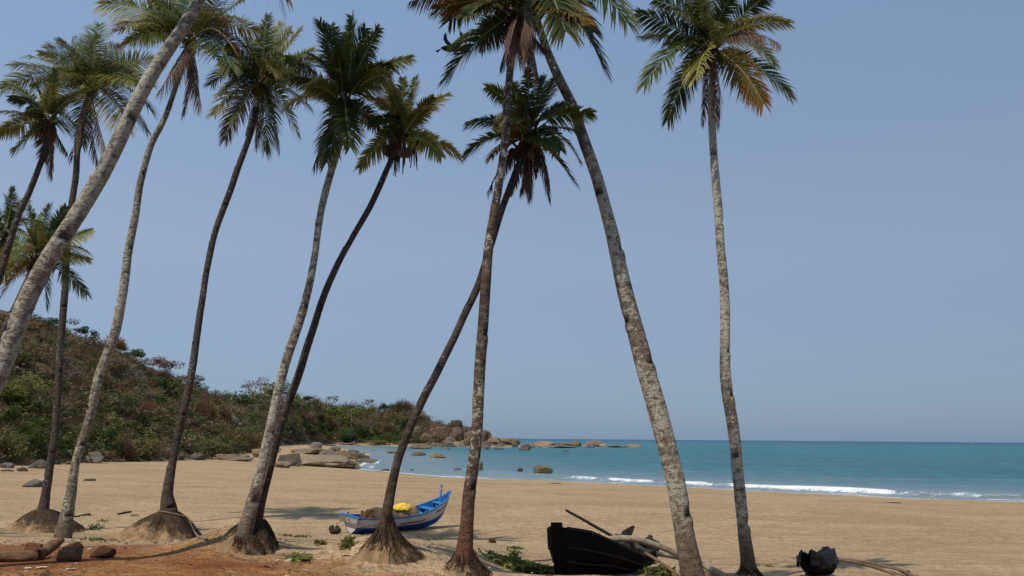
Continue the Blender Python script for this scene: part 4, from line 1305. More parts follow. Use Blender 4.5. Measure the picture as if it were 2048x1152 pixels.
# small palm in the cove
palm([(592, 878), (591, 862), (590, 846), (590, 834)], [3.4, 3, 2.6, 2.4], (590, 832), [(577, 828, 'd', .2), (603, 828, 'd', .2), (579, 840, 'd', .3), (602, 841, 'g', .3), (583, 819, 'g'), (597, 819, 'g'), (590, 816, 'g'), (586, 845, 'd', .2), (596, 845, 'd', .2)],
     'small distant palm among the cove trees right of the twin trunks', 'dark', base_px=(592, 878), seed=40, fill=3, notches=False, fibre=False)

# the rest of the scrub: far too much to count
rng = np.random.default_rng(77)
protos = {}
for kd in VEG:
    protos[kd] = [(twig_cloud(rng, 100, 0.021) if kd in ('brown', 'grey', 'red') and j % 4 else leaf_cloud(rng, 112, 0.18, 7)) for j in range(4)]
rays_px = rng.uniform(-260, 1010, 16000)
top = np.interp(rays_px, [r[0] for r in RIDGE], [r[1] for r in RIDGE])
bot = np.interp(rays_px, [-300, 0, 160, 400, 500, 560, 620, 660, 860, 950, 1010], [960, 932, 922, 912, 902, 892, 888, 888, 888, 882, 884])
u = rng.uniform(0, 1, 16000) ** 0.85
pys = top + 1 + (bot - top) * u
dr = ray(rays_px, pys)
Ys = np.geomspace(60, 950, 500)
z = CAMZ + dr[:, 2:3] * Ys
gz = ground(dr[:, 0:1] * Ys, np.broadcast_to(Ys, z.shape))
under = z <= gz
ok = under.any(1)
ki = under.argmax(1)
P = np.stack([dr[:, 0] * Ys[ki], Ys[ki], gz[np.arange(len(ki)), ki]], 1)
qn = np.interp(P[:, 0] / P[:, 1], _rq, _rf)
ok &= (P[:, 1] > qn + 1.0) & (P[:, 2] > 0.6)
size_px = np.where(rng.random(16000) < 0.14, rng.uniform(30, 58, 16000), rng.uniform(14, 34, 16000)) * np.where((u < 0.10) & (rays_px > 460) & (rays_px < 860), 1.7, 1.0) * np.interp(P[:, 1], [100, 300, 700], [1.25, 0.95, 0.62])
keepp = rng.random(16000) < np.clip(np.interp(rays_px, [-260, 0, 500, 1010], [0.16, 0.36, 0.44, 0.52]), 0, 1)
cliff = (rays_px > 850) & (rng.random(16000) < np.interp(rays_px, [850, 900, 960, 1000], [0.2, 0.6, 0.85, 1.0]))
ok &= keepp & ~cliff
kinds = list(VEG)
cn = fbm(P * 0.035, 3, 60)
Vs, As, Ms = [], [], []
for i in np.nonzero(ok)[0]:
    lowf = u[i]
    wts = np.array([0.015 + 0.04 * (lowf > 0.8), 0.06, 0.10 + 0.08 * (lowf > 0.75), 0.48, 0.16, 0.03, 0.07, 0.10])
    wts[0:3] *= np.exp(2.0 * cn[i]); wts[3:5] *= np.exp(-1.5 * cn[i]); wts[7] *= np.exp(-1.5 * cn[i])
    if rays_px[i] > 470:
        wts *= [1.8, 2.2, 1.9, 0.6, 1.0, 1.8, 1.3, 0.6]
    if lowf > 0.8:
        wts[3] *= 0.8; wts[4] *= 0.5; wts[7] *= .6
    kd = kinds[rng.choice(8, p=wts / wts.sum())]
    V, A = protos[kd][rng.integers(0, 4)]
    s = size_px[i] * P[i, 1] / FPX / 2
    a = rng.uniform(0, 6.28)
    ca, sa = math.cos(a), math.sin(a)
    M = np.array([[ca, sa, 0], [-sa, ca, 0], [0, 0, 1]]) * s
    W_ = V @ M * [1, 1, rng.uniform(0.65, 1.0)] + P[i] + [0, 0, s * 0.35]
    A2 = A.copy(); A2[..., 1] = A2[..., 1] * 0.6 + rng.random() * 0.4
    Vs.append(W_); As.append(A2); Ms.append(np.full(len(V), kinds.index(kd)))
V = np.concatenate(Vs); A = np.concatenate(As); M = np.concatenate(Ms)
print('scrub', len(Vs), len(V))
me = mesh('hillside_scrub', V.reshape(-1, 3), np.arange(len(V) * 4).reshape(-1, 4), [VEG[k] for k in kinds], M, attrs={'leaf': A.reshape(-1, 3)})
tag(ob('hillside_scrub', me), 'dense dry brown and olive scrub covering the hill and headland', 'vegetation', kind='stuff')
# ================================================================ BOATS
def paint(name, col, wear=(0.25, 0.2, 0.15), amt=0.25, rough=0.5, scale=3.0, spec=0.3):
    t = NT(name)
    co = t.coord('Object')
    n1 = t.noise(scale, 6, 0.7, co)
    n2 = t.noise(scale * 7, 4, 0.7, t.coord('Object', (0.4, 0.4, 2)))
    c = t.mix(t.step(n1, 0.3, 0.7, 0, 0.35), col, tuple(x * 0.6 for x in col))
    c = t.mix(t.step(t.math('ADD', t.math('MULTIPLY', n1, 0.5), t.math('MULTIPLY', n2, 0.5)), 0.66 - amt * 0.5, 0.72 - amt * 0.3), c, wear)
    return t.pbr(c, rough, spec, t.bump(n2, 0.25, 0.01))


BLUE = paint('worn_blue_paint', (0.014, 0.085, 0.44), (0.05, 0.07, 0.16), 0.16)
LBLUE = paint('light_blue_paint', (0.05, 0.24, 0.48), (0.25, 0.3, 0.33), 0.14)
MBLUE = paint('mid_blue_paint', (0.022, 0.15, 0.42), (0.16, 0.2, 0.26), 0.18)
WHITE = paint('dirty_white_paint', (0.60, 0.54, 0.52), (0.36, 0.28, 0.20), 0.26, 0.6)
MAROON = paint('maroon_paint', (0.17, 0.035, 0.035), (0.3, 0.2, 0.17), 0.05)
WEATH = simple('weathered_grey_wood', (0.24, 0.205, 0.17), (0.12, 0.10, 0.085), 9, 0.9, 0.1, 0.6, 0.01, (1, 1, 6))
TARB = paint('tarred_black_wood', (0.012, 0.0085, 0.0065), (0.03, 0.019, 0.013), 0.16, 0.9, 2.0, 0.06)
DKWOOD = simple('dark_brown_wood', (0.042, 0.030, 0.024), (0.02, 0.015, 0.012), 8, 0.8, 0.15, 0.5, 0.01, (1, 1, 5))
POLE = simple('sun_bleached_pole', (0.36, 0.29, 0.21), (0.22, 0.165, 0.115), 8, 0.8, 0.15, 0.4, 0.01, (1, 1, 1))
POLE2 = simple('brown_pole', (0.20, 0.125, 0.085), (0.12, 0.075, 0.05), 8, 0.8, 0.15, 0.4, 0.01)
NET = simple('brown_fishing_net', (0.36, 0.235, 0.13), (0.25, 0.16, 0.09), 30, 0.95, 0.05, 0.5, 0.02)
NETO = simple('orange_net_rope', (0.38, 0.21, 0.08), (0.13, 0.065, 0.035), 14, 0.95, 0.05, 1.0, 0.04)
YCLOTH = simple('yellow_cloth', (0.80, 0.58, 0.09), (0.66, 0.44, 0.05), 6, 0.8, 0.15, 0.5, 0.02)
PLASTIC = simple('black_plastic_sheet', (0.008, 0.0085, 0.010), (0.014, 0.015, 0.018), 4, 0.55, 0.18, 0.5, 0.02)
GPLASTIC = simple('grey_plastic_sheet', (0.06, 0.065, 0.075), (0.03, 0.032, 0.038), 7, 0.4, 0.45, 0.6, 0.03)
ROPE = simple('grey_rope', (0.24, 0.21, 0.16), (0.12, 0.10, 0.08), 40, 0.9, 0.1, 0.6, 0.01)


class Loft:
    def __init__(self, origin, ax, L, ts, beam, sheer, keel, rake=0.0, heel=0.0, full=2.4, pitch=0.0):
        self.o = np.asarray(origin, float)
        ax = np.array([ax[0], ax[1], 0.0]); ax /= np.linalg.norm(ax)
        lat = np.array([-ax[1], ax[0], 0.0])
        up = np.array([0, 0, 1.0])
        ch, sh = math.cos(heel), math.sin(heel)
        lat, up = lat * ch + up * sh, up * ch - lat * sh
        cp, sp = math.cos(pitch), math.sin(pitch)
        ax, up = ax * cp + up * sp, up * cp - ax * sp
        self.B = np.stack([ax, lat, up])
        self.L, self.ts, self.rake, self.full = L, ts, rake, full
        self.beam, self.sheer, self.keel = beam, sheer, keel

    def w(self, x, y, z):
        q = np.stack(np.broadcast_arrays(np.asarray(x, float), np.asarray(y, float), np.asarray(z, float)), -1)
        return q @ self.B              # relative to the thing's own origin

    def b(self, t): return np.interp(t, self.ts, self.beam)
    def s(self, t): return np.interp(t, self.ts, self.sheer)
    def k(self, t): return np.interp(t, self.ts, self.keel)

    def p(self, t, v, side, inset=0.0, dz=0.0):
        t, v = np.asarray(t, float), np.asarray(v, float)
        y = np.maximum(self.b(t) - inset, 0.004) * (1 - (1 - v) ** self.full)
        z = self.k(t) + (self.s(t) - self.k(t)) * v + dz
        x = self.L * t + self.rake * np.maximum(0, t - 0.8) * 5 * (v - 0.5) * 0.4
        return self.w(x, y * side, z)

    def shell(self, v0, v1, nv, inset=0.0, dz=0.0, nt=44, t0=0.0, t1=1.0):
        ts = np.linspace(t0, t1, nt)
        vv = np.linspace(v0, v1, nv)
        mb = MB()
        T, V = np.meshgrid(ts, vv, indexing='ij')
        mb.add(self.p(T, V, 1, inset, dz).reshape(-1, 3), grid_faces(nt, nv))
        mb.add(self.p(T, V, -1, inset, dz).reshape(-1, 3), grid_faces(nt, nv)[:, ::-1])
        return mb

    def rail(self, side, v=1.0, wd=0.05, ht=0.05, t0=0.0, t1=1.0, out=0.0, nt=40):
        ts = np.linspace(t0, t1, nt)
        c = self.p(ts, np.full(nt, v), side)
        lat, up = self.B[1] * side, self.B[2]
        q = []
        for dy, dz in ((-wd / 2 + out, -ht / 2), (wd / 2 + out, -ht / 2), (wd / 2 + out, ht / 2), (-wd / 2 + out, ht / 2)):
            q.append(c + lat * dy + up * dz)
        v_ = np.stack(q, 1).reshape(-1, 3)
        mb = MB()
        mb.add(v_, grid_faces(nt, 4, True))
        mb.add(v_[:4], [[0, 1, 2, 3]]); mb.add(v_[-4:], [[3, 2, 1, 0]])
        return mb


# ---- blue boat
ps, pb = hit(700, 1068), hit(858, 1055)
axv = pb - ps
Lb = float(np.linalg.norm(axv[:2]) / 0.80)
sc = Lb / 5.4
K = np.array
ts = [0, .15, .4, .6, .75, .88, .95, 1]
bo = Loft(ps + [0, 0, -0.06], axv, Lb, ts, K([.60, .70, .78, .74, .62, .40, .20, .015]) * sc, K([.78, .72, .72, .80, .96, 1.22, 1.42, 1.68]) * sc,
          K([.06, .0, 0, 0, .04, .22, .5, .95]) * sc, 0.5, heel=R(4))
bt = thing('rowing_boat', ps + [0, 0, -0.06], 'blue and white wooden fishing boat on the sand loaded with brown nets', 'boat')
bo.shell(0, 0.46, 8).build('hull', BLUE, bt, smooth=True)['label'] = 'blue lower hull'
bo.shell(0.46, 0.98, 7, -0.004).build('hull_band', WHITE, bt, smooth=True)['label'] = 'dirty white hull band'
bo.shell(0.16, 1.0, 7, 0.045, 0.0, t0=0.01, t1=0.985).build('hull_lining', MBLUE, bt, smooth=True)
for s_ in (1, -1):
    bo.rail(s_, 1.0, 0.075, 0.055).build('gunwale', MBLUE, bt)
    bo.rail(s_, 0.74, 0.015, 0.05, 0.80, 0.965, 0.02).build('stripe', MAROON, bt)
    bo.rail(s_, 0.62, 0.015, 0.055, 0.40, 0.66, 0.02).build('stripe', MAROON, bt)
mb = MB()                                                     # stern closing
vv = np.linspace(0, 1, 8)
l_, r_ = bo.p(np.full(8, 0.004), vv, 1), bo.p(np.full(8, 0.004), vv, -1)
mb.add(np.concatenate([l_, r_]), [[i, i + 1, i + 9, i + 8] for i in range(7)])
mb.build('transom', WHITE, bt)
mb = MB()
mb.box(bo.w(-0.10, 0.02, 0.66 * sc), 0.05, 1.52 * sc, 0.29 * sc, bo.B)
brd = mb.build('transom_board', WEATH, bt)
mb = MB()
mb.box(bo.w(-0.06, 0.02, 0.83 * sc), 0.16, 1.55 * sc, 0.05, bo.B)
mb.build('transom_cap', MBLUE, bt)
tx = bpy.data.curves.new('lettering', 'FONT')
tx.body = 'C 1569'
tx.size = 0.26 * sc
tx.extrude = 0.003
tx.align_x = 'CENTER'; tx.align_y = 'CENTER'
tx.materials.append(WHITE)
_tmp = bpy.data.objects.new('tmp_text', tx)
C.objects.link(_tmp)
bpy.context.view_layer.update()
to = bpy.data.objects.new('lettering', bpy.data.meshes.new_from_object(_tmp.evaluated_get(bpy.context.evaluated_depsgraph_get())))
bpy.data.objects.remove(_tmp)
C.objects.link(to)
to.parent = brd
xdir, ydir, zdir = -bo.B[1], bo.B[2], -bo.B[0]
Mx = Matrix((xdir, ydir, zdir)).transposed().to_4x4()
Mx.translation = Vector(bo.w(-0.13, -0.22, 0.65 * sc))
to.matrix_local = Mx
for tq, wq in ((0.66, 0.26), (0.78, 0.34), (0.89, 0.30)):       # thwarts
    mb = MB()
    zt = float(bo.s(tq)) - 0.10
    mb.box(bo.w(Lb * tq, 0, zt), wq, float(bo.b(tq)) * 1.86, 0.045, bo.B)
    mb.box(bo.w(Lb * tq - wq * .3, 0.05, zt - 0.2), 0.05, 0.07, 0.36, bo.B)
    mb.build('thwart', LBLUE, bt)
mb = MB()
mb.box(bo.w(Lb * 0.08, 0, 0.52), 0.5, 1.15, 0.04, bo.B)
mb.build('stern_seat', MBLUE, bt)
mb = MB()
mb.tube(bo.w([Lb * .905, Lb * .905, Lb * .91], [0, 0, 0], [0.75 * sc, 1.5 * sc, 1.80 * sc]), [0.062, 0.055, 0.05], 6)
post = mb.build('bow_post', LBLUE, bt)
mb = MB()
mb.tube(bo.w([Lb * .909, Lb * .911], [0, 0], [1.79 * sc, 2.02 * sc]), [0.058, 0.06], 6)
pt_ = mb.build('post_top', WHITE, post)
mb = MB()
for zz in (1.84, 1.91, 1.97):
    mb.tube(bo.w([Lb * .909, Lb * .9095], [0, 0], [zz * sc, (zz + 0.025) * sc]), [0.0635, 0.0635], 6)
for s_ in (-1, 1):
    mb2 = MB()
    mb2.tube(bo.w(Lb * .04, s_ * .62 * sc, [0.72 * sc, 0.90 * sc]), [0.035, 0.035], 6)
    mb2.build('thole_pin', MBLUE, bt)
mb.build('post_mark', DKWOOD, post)
mb = MB()                                                     # rope across the stern quarter
mb.tube(np.array([bo.p(0.03, .45, -1) + bo.B[1] * -.03, bo.p(0.12, .62, -1) - bo.B[1] * .03, bo.p(0.24, .72, -1) - bo.B[1] * .03, bo.p(0.36, .74, -1) - bo.B[1] * .03]), 0.011, 5)
mb.build('rope', ROPE, bt)
mb = MB()
mb.tube(np.array([bo.p(0.06, .55, -1) - bo.B[1] * .03, bo.p(0.03, .3, -1) - bo.B[1] * .06, bo.p(0.01, 0.02, -1) - bo.B[1] * .1]), 0.012, 5)
mb.build('rope', ROPE, bt)


def heap(name, cpos, ex, sx, sy, sz, mat, label, cat, seed, group=None, rough=0.09, res=34, freq=2.6, fold=0.0):
    """a draped mound sitting on cpos; ex: direction of its long axis"""
    ex = np.array([ex[0], ex[1], 0.0]); ex /= np.linalg.norm(ex)
    ey = np.array([-ex[1], ex[0], 0])
    a = np.linspace(0, 2 * np.pi, res * 2, endpoint=False)
    u = np.linspace(0, 1, res)
    U, A = np.meshgrid(u, a, indexing='ij')
    ph = U * np.pi * 0.5
    d = np.stack([np.sin(ph) * np.cos(A), np.sin(ph) * np.sin(A), np.cos(ph)], -1)
    r = 1 + rough * fbm(d * freq + seed, 4, seed) * 1.6 + fold * np.sin(A * 9 + 6 * U + 3 * fbm(d * 3, 2, seed))
    d = d * r[..., None]
    v = (d[..., 0:1] * sx * ex + d[..., 1:2] * sy * ey) + np.stack([0 * U, 0 * U, d[..., 2] * sz], -1)
    o = ob(name, mesh(name, v.reshape(-1, 3), grid_faces(res, res * 2, True), mat), None, tuple(cpos))
    return tag(o, label, cat, group)


bw = lambda x, y, z: bo.o + bo.w(x, y, z)
heap('net_roll', bw(Lb * 0.24, -0.02, 0.36 * sc), bo.B[0], 0.80 * sc, 0.50 * sc, 0.74 * sc, NET, 'brown rolled fishing net in the stern of the blue boat, left of the palm trunk', 'fishing net', 3, 'fishing nets in the blue boat', fold=0.03)
heap('net_end', bw(Lb * 0.135, -0.12, 0.36 * sc), bo.B[0], 0.40 * sc, 0.42 * sc, 0.62 * sc, NETO, 'orange-brown coiled net end at the left of the rolled net in the blue boat', 'fishing net', 5, 'fishing nets in the blue boat', rough=0.3, freq=5)
heap('net_heap', bw(Lb * 0.53, -0.04, 0.34 * sc), bo.B[0], 0.90 * sc, 0.52 * sc, 0.82 * sc, NET, 'brown fishing net heap under the yellow cloth, right of the palm trunk', 'fishing net', 7, 'fishing nets in the blue boat', fold=0.02)
heap('yellow_cloth', bw(Lb * 0.49, -0.02, 0.96 * sc), bo.B[0], 0.50 * sc, 0.40 * sc, 0.26 * sc, YCLOTH, 'crumpled yellow cloth lying on top of the net heap', 'cloth', 11, rough=0.24, freq=1.9, fold=0.02)

p = hit(669, 1068)
bun = thing('bundle', p, 'small dark crumpled bundle hanging on a cord below the boat stern', 'bundle')
a = np.linspace(0, 2 * np.pi, 16, endpoint=False); u = np.linspace(0, 1, 9)
U, A = np.meshgrid(u, a, indexing='ij')
rr_ = np.sin(np.pi * np.clip(U * .9 + .1, 0, 1)) * 0.16 + 0.06
rr_ = rr_ * (1 + .5 * fbm(np.stack([np.cos(A) * 2, np.sin(A) * 2, U * 3], -1), 3, 9))
ears = 0.10 * np.cos(2 * A) * (U > 0.7)
ob('bag', mesh('bag', np.stack([np.cos(A) * rr_ * 1.2, np.sin(A) * rr_ * .8, U * 0.30 + ears], -1).reshape(-1, 3), grid_faces(9, 16, True), DKWOOD), bun)
mb = MB()
tipz = bo.o + bo.w(-0.1, 0.70 * sc, 0.52 * sc)
mb.tube(np.array([[0, 0, 0.25], tipz - p]), 0.014, 5)
mb.build('cord', DKWOOD, bun)

# ---- black outrigger canoe
bow, ster = at(1112, 1050, 14.4), at(1299, 1072, 20.2)
axc = ster - bow
Lc = float(np.linalg.norm(axc[:2]))
gz = float(ground(np.array([bow[0]]), np.array([bow[1]]))[0])
gs = float(ground(np.array([ster[0]]), np.array([ster[1]]))[0])
hb, hs_ = bow[2] - gz, ster[2] - gs
ts = [0, .02, .1, .25, .45, .65, .85, .97, 1]
hs2 = ster[2] - gz + .05
rm = at(1292, 1105, 17.4)[2] - gz + .05
hb += .05
rimz = [hb - .02, hb - .05, hb * .82 + rm * .18, hb * .45 + rm * .55, rm + .02, rm - .02, rm * .7 + hs2 * .3 - .03, hs2 - .06, hs2 - .02]
kst = gs - gz
ca = Loft([bow[0], bow[1], gz - 0.05], axc, Lc, ts, [.03, .12, .40, .66, .76, .70, .46, .12, .03], rimz, [.30, .16, .05, 0, kst * .4, kst * .65, kst * .85 + .05, kst + .25, kst + .4], 0.0, full=3.2)
cn_ = thing('outrigger_canoe', ca.o, 'large black tarred outrigger canoe lying bow towards us beside the lichened trunk', 'canoe')
ca.shell(0, 0.62, 9, nt=50).build('hull', TARB, cn_, smooth=True)
ca.shell(0.62, 1.0, 6, -0.018, nt=50).build('side_plank', TARB, cn_, smooth=True)
ca.shell(0.12, 1.0, 8, 0.045, nt=50, t0=.02, t1=.98).build('hull_lining', DKWOOD, cn_, smooth=True)
for s_ in (1, -1):
    ca.rail(s_, 1.0, 0.05, 0.045, 0.03, 0.97).build('gunwale', DKWOOD, cn_)
for s_ in (1, -1):
    for vq in (.34, .62):
        ca.rail(s_, vq, 0.022, 0.03, 0.03, 0.97, 0.012).build('strake', DKWOOD, cn_)
mb = MB()
mb.add(ca.w([-.10, .16, .16, -.10, .04, .12, .12, .04], [-.06, -.06, .06, .06, -.05, -.05, .05, .05], [hb + .05, hb + .03, hb + .03, hb + .05, .30, .12, .12, .30]),
       [[0, 1, 2, 3], [4, 7, 6, 5], [0, 4, 5, 1], [1, 5, 6, 2], [2, 6, 7, 3], [3, 7, 4, 0]])
mb.build('bow_stem', TARB, cn_)
mb = MB()
mb.add(ca.w([Lc - .2, Lc + .12, Lc + .12, Lc - .2, Lc - .06, Lc + .0, Lc, Lc - .06], [-.05, -.05, .05, .05] * 2, [hs2 - .12, hs2 + .0, hs2 + .02, hs2 - .10, kst + .3, kst + .3, kst + .3, kst + .3]),
       [[0, 1, 2, 3], [4, 7, 6, 5], [0, 4, 5, 1], [1, 5, 6, 2], [2, 6, 7, 3], [3, 7, 4, 0]])
mb.build('stern_stem', DKWOOD, cn_)
for tq in (0.3, 0.72):
    mb = MB()
    mb.box(ca.w(Lc * tq, 0, float(ca.s(tq)) - .16), 0.22, float(ca.b(tq)) * 1.85, 0.04, ca.B)
    mb.build('thwart', DKWOOD, cn_)


def pole(name, pxs, rad, mat, parent, off, sides=9, n=18):
    P = catmull([at(*q) for q in pxs], n) - off
    mb = MB()
    rad = np.interp(np.linspace(0, 1, n), np.linspace(0, 1, len(rad)), rad)
    mb.tube(P + 0.006 * np.stack([vnoise(P * 3 + 5, 1), vnoise(P * 3, 2), vnoise(P * 3, 3)], 1), rad, sides)
    return mb.build(name, mat, parent, smooth=True)


o_ = ca.o
pole('outrigger_boom', [(1196, 1096, 16.0), (1216, 1081, 16.2), (1245, 1077, 16.3), (1285, 1082, 16.4), (1330, 1097, 16.5), (1372, 1116, 16.5), (1420, 1138, 16.5), (1450, 1152, 16.4)], [.062, .072, .070, .066, .058, .05, .042, .04], POLE, cn_, o_)
pole('outrigger_boom', [(1212, 1098, 17.6), (1235, 1086, 17.7), (1262, 1085, 17.8), (1290, 1103, 17.9), (1330, 1109, 17.8), (1372, 1119, 17.6), (1425, 1140, 17.4), (1462, 1158, 17.2)], [.05, .06, .058, .055, .055, .05, .045, .04], POLE, cn_, o_)
pole('outrigger_brace', [(1256, 1086, 16.7), (1285, 1103, 16.5), (1318, 1123, 16.2), (1362, 1154, 15.8)], [.036, .034, .030, .028], POLE2, cn_, o_)
pole('boom_prop', [(1255, 1083, 16.4), (1248, 1098, 16.4)], [.04, .05], POLE, cn_, o_)
pole('mast_peg', [(1197, 1067, 15.9), (1205, 1094, 15.9)], [.034, .038], POLE2, cn_, o_)
pole('outrigger_float', [(1398, 1124, 16.8), (1436, 1146, 16.2), (1475, 1166, 15.6)], [.05, .075, .07], POLE, cn_, o_)
for (px, py, Yq) in ((1203, 1091, 15.95), (1262, 1083, 16.45)):   # lashings
    q = at(px, py, Yq)
    th = np.linspace(0, 10 * np.pi, 60)
    mb = MB()
    mb.tube(np.stack([q[0] - o_[0] + np.linspace(-.05, .05, 60), q[1] - o_[1] + .085 * np.cos(th), q[2] - o_[2] + .085 * np.sin(th)], 1), .010, 4, cap=False)
    mb.build('lashing', ROPE, cn_)
q = at(1133, 1021, 19.5)
oar = thing('oar', at(1240, 1080, 18.0), 'long thin wooden oar sticking up to the left out of the black canoe', 'oar')
Po = at(1240, 1080, 18.0)
pole('shaft', [(1132, 1020, 17.0), (1185, 1050, 17.5), (1250, 1086, 18.1)], [.026, .032, .034], POLE2, oar, Po)
bl = np.array([at(*c_) for c_ in [(1238, 1079, 18.6), (1246, 1062, 18.7), (1252, 1059, 18.7), (1267, 1051, 18.8), (1270, 1053, 18.8), (1260, 1080, 18.7), (1258, 1096, 18.6), (1240, 1096, 18.6)]])
rud = thing('rudder', bl.mean(0), 'dark wooden rudder blade standing in the black canoe', 'rudder')
mb = MB()
bk = bl + [0, .06, 0]
n_ = len(bl)
cen = bl.mean(0)
mb.add(np.concatenate([bl, [cen], bk, [cen + [0, .06, 0]]]) - cen, [[i, (i + 1) % n_, n_] for i in range(n_)] + [[n_ + 1 + (i + 1) % n_, n_ + 1 + i, 2 * n_ + 1] for i in range(n_)])
mb.add(np.concatenate([bl, bk]) - cen, [[i, n_ + i, n_ + (i + 1) % n_, (i + 1) % n_] for i in range(n_)])
mb.build('blade', DKWOOD, rud)
pole('tiller', [(1231, 1069, 18.6), (1247, 1071, 18.7)], [.015, .02], DKWOOD, rud, cen)
heap('plastic_sheet', ca.o + ca.w(Lc * .60, .1, kst * .6 + .1), ca.B[0], .7, .4, .48, GPLASTIC, 'crumpled grey plastic sheet lying inside the black canoe', 'plastic sheet', 21, rough=.3, freq=3)

# ---- small canoe under black plastic
b2, s2 = at(1612, 1101, 16.0), at(1658, 1098, 18.0)
g2 = float(ground(np.array([1.0 * b2[0]]), np.array([b2[1]]))[0])
ax2 = s2 - b2
L2 = float(np.linalg.norm(ax2[:2]))
h2 = b2[2] - g2
c2 = Loft([b2[0], b2[1], g2 - .05], ax2, L2, [0, .05, .3, .6, .9, 1], [.05, .17, .29, .30, .20, .05], [h2, h2 * .93, h2 * .72 - .04, h2 * .72 - .14, h2 * .9 - .22, h2 + s2[2] - b2[2]], [.25, .1, -.05, -.12, -.1, .1], full=3.4)
sc_ = thing('outrigger_canoe', c2.o, 'small canoe wrapped in black plastic sheet at the right edge of the beach', 'canoe')
c2.shell(0, .98, 10, nt=30).build('hull', TARB, sc_, smooth=True)
nt, nv = 50, 34
T, V = np.meshgrid(np.linspace(-.03, 1.03, nt), np.linspace(-1, 1, nv), indexing='ij')
tcl = np.clip(T, 0.0, 1)
hem = 0.45 + 0.22 * vnoise(np.stack([T * 5, np.sign(V), V * 0], -1), 12)
av = np.abs(V)
yy = np.maximum(c2.b(tcl), .07) * np.where(av < .6, av / .6, 1.0) * np.sign(V) * 1.06
zz = np.where(av < .6, c2.s(tcl) + .02 - .14 * np.sin(np.pi * tcl) * (1 - (av / .6) ** 2), c2.s(tcl) + .02 - (av - .6) / .4 * hem * c2.s(tcl))
wr = fbm(np.stack([T * 6, V * 3, V * 0], -1), 4, 44)
yy = yy + .05 * wr * np.where(av > .5, 1, .3) * np.sign(V)
zz = zz + .13 * wr * (av < .65) - .16 * np.sin(np.pi * tcl) ** 2 * (av < .5) + .05 * np.exp(-((T - .02) / .06) ** 2) * (1 - av) + .05 * np.exp(-((T - .97) / .07) ** 2) * (1 - av)
yy = yy + .05 * fbm(np.stack([T * 16, V * 7, V * 0 + 5], -1), 3, 46)
xx = L2 * T + .05 * fbm(np.stack([T * 5, V * 4, V * 0 + 3], -1), 3, 45)
ob('cover', mesh('cover', c2.w(xx, yy, zz).reshape(-1, 3), grid_faces(nt, nv), PLASTIC), sc_)['label'] = 'wrinkled black plastic cover'
pole('outrigger_boom', [(1652, 1117, 18.0), (1690, 1122, 18.0), (1725, 1128, 18.0), (1760, 1138, 18.0), (1796, 1153, 17.8), (1815, 1163, 17.7)], [.024, .03, .03, .03, .028, .026], POLE2, sc_, c2.o)
pole('outrigger_boom', [(1664, 1116, 19.3), (1700, 1120, 19.2), (1740, 1125, 19.0), (1775, 1134, 18.8), (1818, 1146, 18.6)], [.02, .026, .026, .026, .024], POLE2, sc_, c2.o)
pole('outrigger_float', [(1776, 1131, 20.0), (1800, 1140, 19.0), (1822, 1151, 18.2), (1838, 1162, 17.4)], [.02, .045, .05, .03], POLE2, sc_, c2.o)
pole('lashing', [(1815, 1145, 18.6), (1821, 1152, 18.5)], [.06, .05], DKWOOD, sc_, c2.o)
q = at(1615, 1150, 17.0)
mb = MB(); mb.box(q - c2.o, .09, .03, .35, None)
mb.build('prop_board', WEATH, sc_)

# ================================================================ FAR COVE AND HORIZON
def small_boat(px, py, wpx, col, label, name='fishing_boat', rot=0.0, mast=False, Y=None):
    p = hit(px, py) if Y is None else np.array([at(px, py, Y)[0], Y, 0.0])
    L = wpx * p[1] / FPX
    lf = Loft(p, (math.cos(rot), math.sin(rot)), L, [0, .2, .5, .8, 1], np.array([.07, .13, .14, .10, .01]) * L * 1.0, np.array([.11, .10, .10, .13, .22]) * L, np.array([.02, 0, 0, .01, .10]) * L)
    r = thing(name, p, label, 'boat', 'far boats')
    lf.o = p
    lf.shell(0, .55, 4, nt=14).build('hull', col, r, smooth=True)
    lf.shell(.55, 1.0, 3, -.02, nt=14).build('hull_band', WHITE, r, smooth=True)
    mb = MB(); mb.box(lf.w(L * .45, 0, .085 * L), L * .8, .2 * L, .01 * L, lf.B)
    mb.build('deck', LBLUE, r)
    for ch in r.children:
        for vtx in ch.data.vertices:
            vtx.co.x -= L / 2 * lf.B[0][0]; vtx.co.y -= L / 2 * lf.B[0][1]
    if mast:
        mb = MB()
        mb.box([0, 0, .24 * L], .2 * L, .12 * L, .22 * L); mb.tube([[-.2 * L, 0, .1 * L], [-.2 * L, 0, .62 * L]], .016 * L, 5)
        mb.build('cabin', WHITE, r)
    return r


small_boat(660, 892, 25, MBLUE, 'blue-grey fishing boat drawn up on the far cove beach, left one', rot=.15)
small_boat(694, 890, 32, MAROON, 'long white and purple boat drawn up on the far cove beach, right one', rot=-.12)
small_boat(706, 886, 20, MBLUE, 'pale blue boat behind the long one on the far cove beach', rot=.1)
small_boat(1945, 883, 5, MBLUE, 'tiny fishing vessel on the sea horizon at far right', name='fishing_vessel', mast=True, Y=3300)

SKIN = simple('skin', (0.24, 0.13, 0.085), (0.2, 0.1, 0.07), 5, 0.6, 0.3, 0)
HAIR = simple('dark_hair', (0.02, 0.015, 0.012), (0.015, 0.01, 0.01), 5, 0.6, 0.3, 0)


